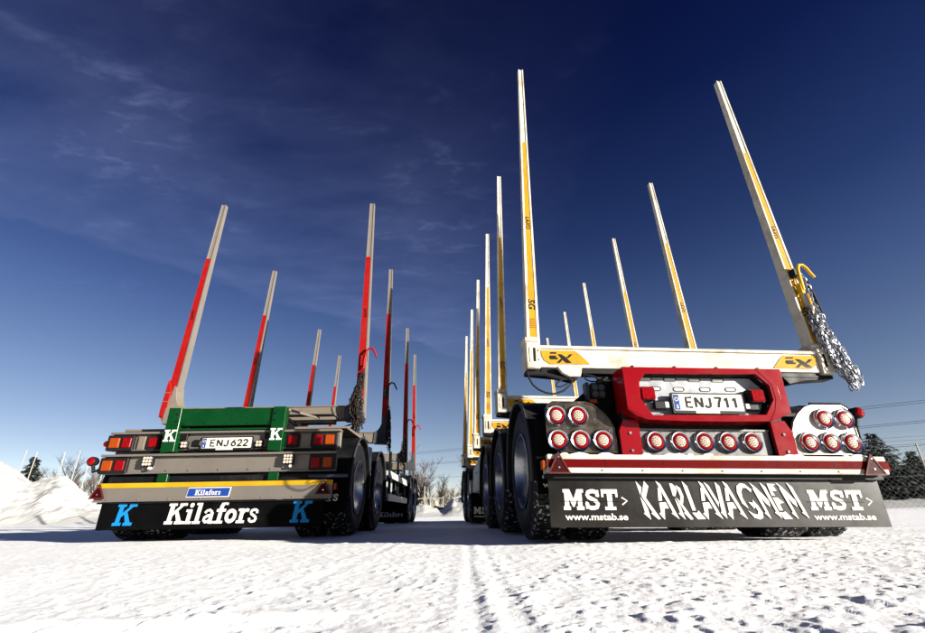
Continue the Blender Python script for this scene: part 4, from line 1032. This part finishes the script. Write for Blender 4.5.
for i in range(30):
    q = -1.05+i*.0145+rng.uniform(-.006, .006); y = 39+rng.uniform(-1, 4); hb = .085+.035*math.exp(-((q+.80)/.06)**2)+rng.uniform(-.012, .018)+(.02 if i == 9 else 0)
    put_tree(q*y, y, hb*y+.2, i, 'bare leafless bush in the thicket behind the left snow bank', 'bare bushes behind the left snow bank')
for i, (u, hh) in enumerate(((-5.6, 5.6), (-4.9, 6.2), (-4.3, 7.8), (-3.9, 5.4), (-3.4, 4.6), (-2.7, 4.2), (-2.0, 3.8), (-1.3, 3.7), (-.6, 4.4), (.2, 5.4), (.9, 6.0))):
    put_tree(u*1.08, 50+rng.uniform(0, 3), hh*1.0, i, 'bare leafless tree beyond the gate between the two trailers', 'bare trees beyond the gate')
for i in range(16):
    put_tree(-7+i*.65, 62+rng.uniform(0, 3), rng.uniform(3.2, 4.4), 2+(i % 2), 'frosted bare tree far behind the gate', 'frosted trees far behind the gate')
for i, (x, y, hh) in enumerate(((37, 38.5, 3.3), (38.6, 39, 2.8), (40.2, 39, 3.2), (41.5, 38, 2.6), (43, 40, 3.5))):
    put_tree(x, y, hh, 2, 'frost covered bare bush beside the spruce at the right', 'frosted bushes beside the spruce')

def needle_mat():
    m = bpy.data.materials.new('spruce_needles'); m.use_nodes = True; t = m.node_tree; b = t.nodes['Principled BSDF']
    co = nd(t, 'ShaderNodeTexCoord').outputs['Object']; nz = nd(t, 'ShaderNodeTexNoise'); nz.inputs['Scale'].default_value = 1.3; nz.inputs['Detail'].default_value = 6
    t.links.new(co, nz.inputs[0])
    c = ramp(t, nz.outputs[0], [(.3, (.008, .014, .010)), (.7, (.022, .032, .018))]); t.links.new(c, b.inputs['Base Color']); b.inputs['Roughness'].default_value = .8
    return m
needles = needle_mat(); frost = mat('branch_snow', (.42, .43, .46), .8, var=.05)
def spruce(x, y, h, w, label, seed):
    r_ = random.Random(seed); t = thing('spruce_tree', label, 'tree', (x, y, 0))
    MB().tube([(0, 0, -.2), (0, 0, h*.5), (0, 0, h*.97)], h*.02, 8, r1=.02).build('trunk', spruce_bark, t)
    nb = MB(); sb = MB(); z = h*.05
    while z < h*.985:
        f_ = 1-z/h; ln0 = w*(f_**.85)+.10; k = max(5, int(13*f_+5))
        for i in range(k):
            a = r_.uniform(0, 2*math.pi); ln = ln0*r_.uniform(.68, 1.15); dirv = Vector((math.cos(a), math.sin(a), 0)); sidev = Vector((-math.sin(a), math.cos(a), 0))
            m_ = max(4, int(ln/.16))
            for j in range(m_):
                s_ = (j+.6)/m_; drop = -.28*ln*s_+.18*ln*s_*s_*1.4
                c = dirv*ln*s_+Vector((0, 0, z+drop+.12*ln))
                for q in range(6):
                    sw = r_.uniform(-1, 1)*.24*(1.15-s_)*ln+r_.uniform(-.04, .04); p = c+sidev*sw+Vector((0, 0, r_.uniform(-.07, .04)))
                    L_ = r_.uniform(.16, .34)*(.7+.5*f_); d2 = (dirv*r_.uniform(.5, 1)+sidev*(sw*1.2+r_.uniform(-.4, .4))+Vector((0, 0, r_.uniform(-.6, .15)))).normalized()
                    n2 = d2.cross(Vector((r_.uniform(-.4, .4), r_.uniform(-.4, .4), 1))).normalized()*L_*.30
                    e = p+d2*L_; nb.add([p-n2*.6, p+n2*.6, e+n2*.5, e+d2*.03, e-n2*.5], [(0, 1, 2, 3, 4)])
                    if r_.random() < .006+.016*(z > h*.6)*(s_ > .6):
                        up = Vector((0, 0, .022)); sb.add([p-n2*.6+up, p+n2*.6+up, e+n2*.4+up, e-n2*.4+up, (p+e)/2+up*2.4], [(0, 1, 4), (1, 2, 4), (2, 3, 4), (3, 0, 4)])
        z += r_.uniform(.13, .20)
    nb.build('crown', needles, t); sb.build('snow_load', frost, t)['kind'] = 'stuff'
spruce(30.0, 34.8, 5.1, 2.9, 'tall dark snow dusted spruce at the right behind the trailer', 3)
spruce(29.2, 36.5, 3.6, 1.8, 'shorter spruce just left of the tall snow dusted spruce', 5)
spruce(34.6, 37.0, 4.0, 2.3, 'broad low snowy spruce just right of the tall spruce', 6)
spruce(2.0, 46, 5.2, 1.5, 'narrow dark spruce hidden behind the nose of the right trailer', 8)
spruce(-36.4, 40, 5.2, 1.4, 'small dark spruce behind the left snow bank beside a white post', 9)

# overhead line
PA, PB = Vector((-80, 150, 0)), Vector((123, 20, 0))
for p, lb in ((PA, 'wooden power pole far behind the left trailer'), (PB, 'wooden power pole out past the right edge of the yard')):
    t = thing('power_pole', lb, 'pole', p)
    MB().tube([(0, 0, -1), (0, 0, 14.6)], .17, 10, r1=.12).build('shaft', pole_m, t, smooth=True)
    MB().box(-.08, .08, -1.4, 1.4, 14.1, 14.25).build('crossarm', pole_m, t); MB().box(-.08, .08, -1.4, 1.4, 11.6, 11.75).build('crossarm', pole_m, t)
    ins = MB()
    for zz_ in (14.25, 11.75):
        for yy in (-1.3, 0, 1.3): ins.tube([(0, yy, zz_), (0, yy, zz_+.15)], .05, 8)
    ins.build('insulator', satin, t)
for k, (dy, z, nm) in enumerate(((-1.3, 14.4, 'topmost, nearer'), (1.3, 14.4, 'topmost, farther'), (-1.3, 11.9, 'lower, nearer'), (1.3, 11.9, 'lower, farther'), (0, 9.0, 'lowest'))):
    pts = []
    for i in range(25):
        s_ = i/24; p = PA.lerp(PB, s_); pts.append((p.x, p.y+dy, z-2.2*4*s_*(1-s_)))
    o = MB().tube(pts, .022, 4).build('power_cable', rubber, None); tag(o, f'overhead power cable crossing behind the yard, {nm} of the five', 'cable', 'overhead power cables')
print('objects', len(bpy.data.objects), 'tris', sum(len(m.polygons)*2 for m in bpy.data.meshes))
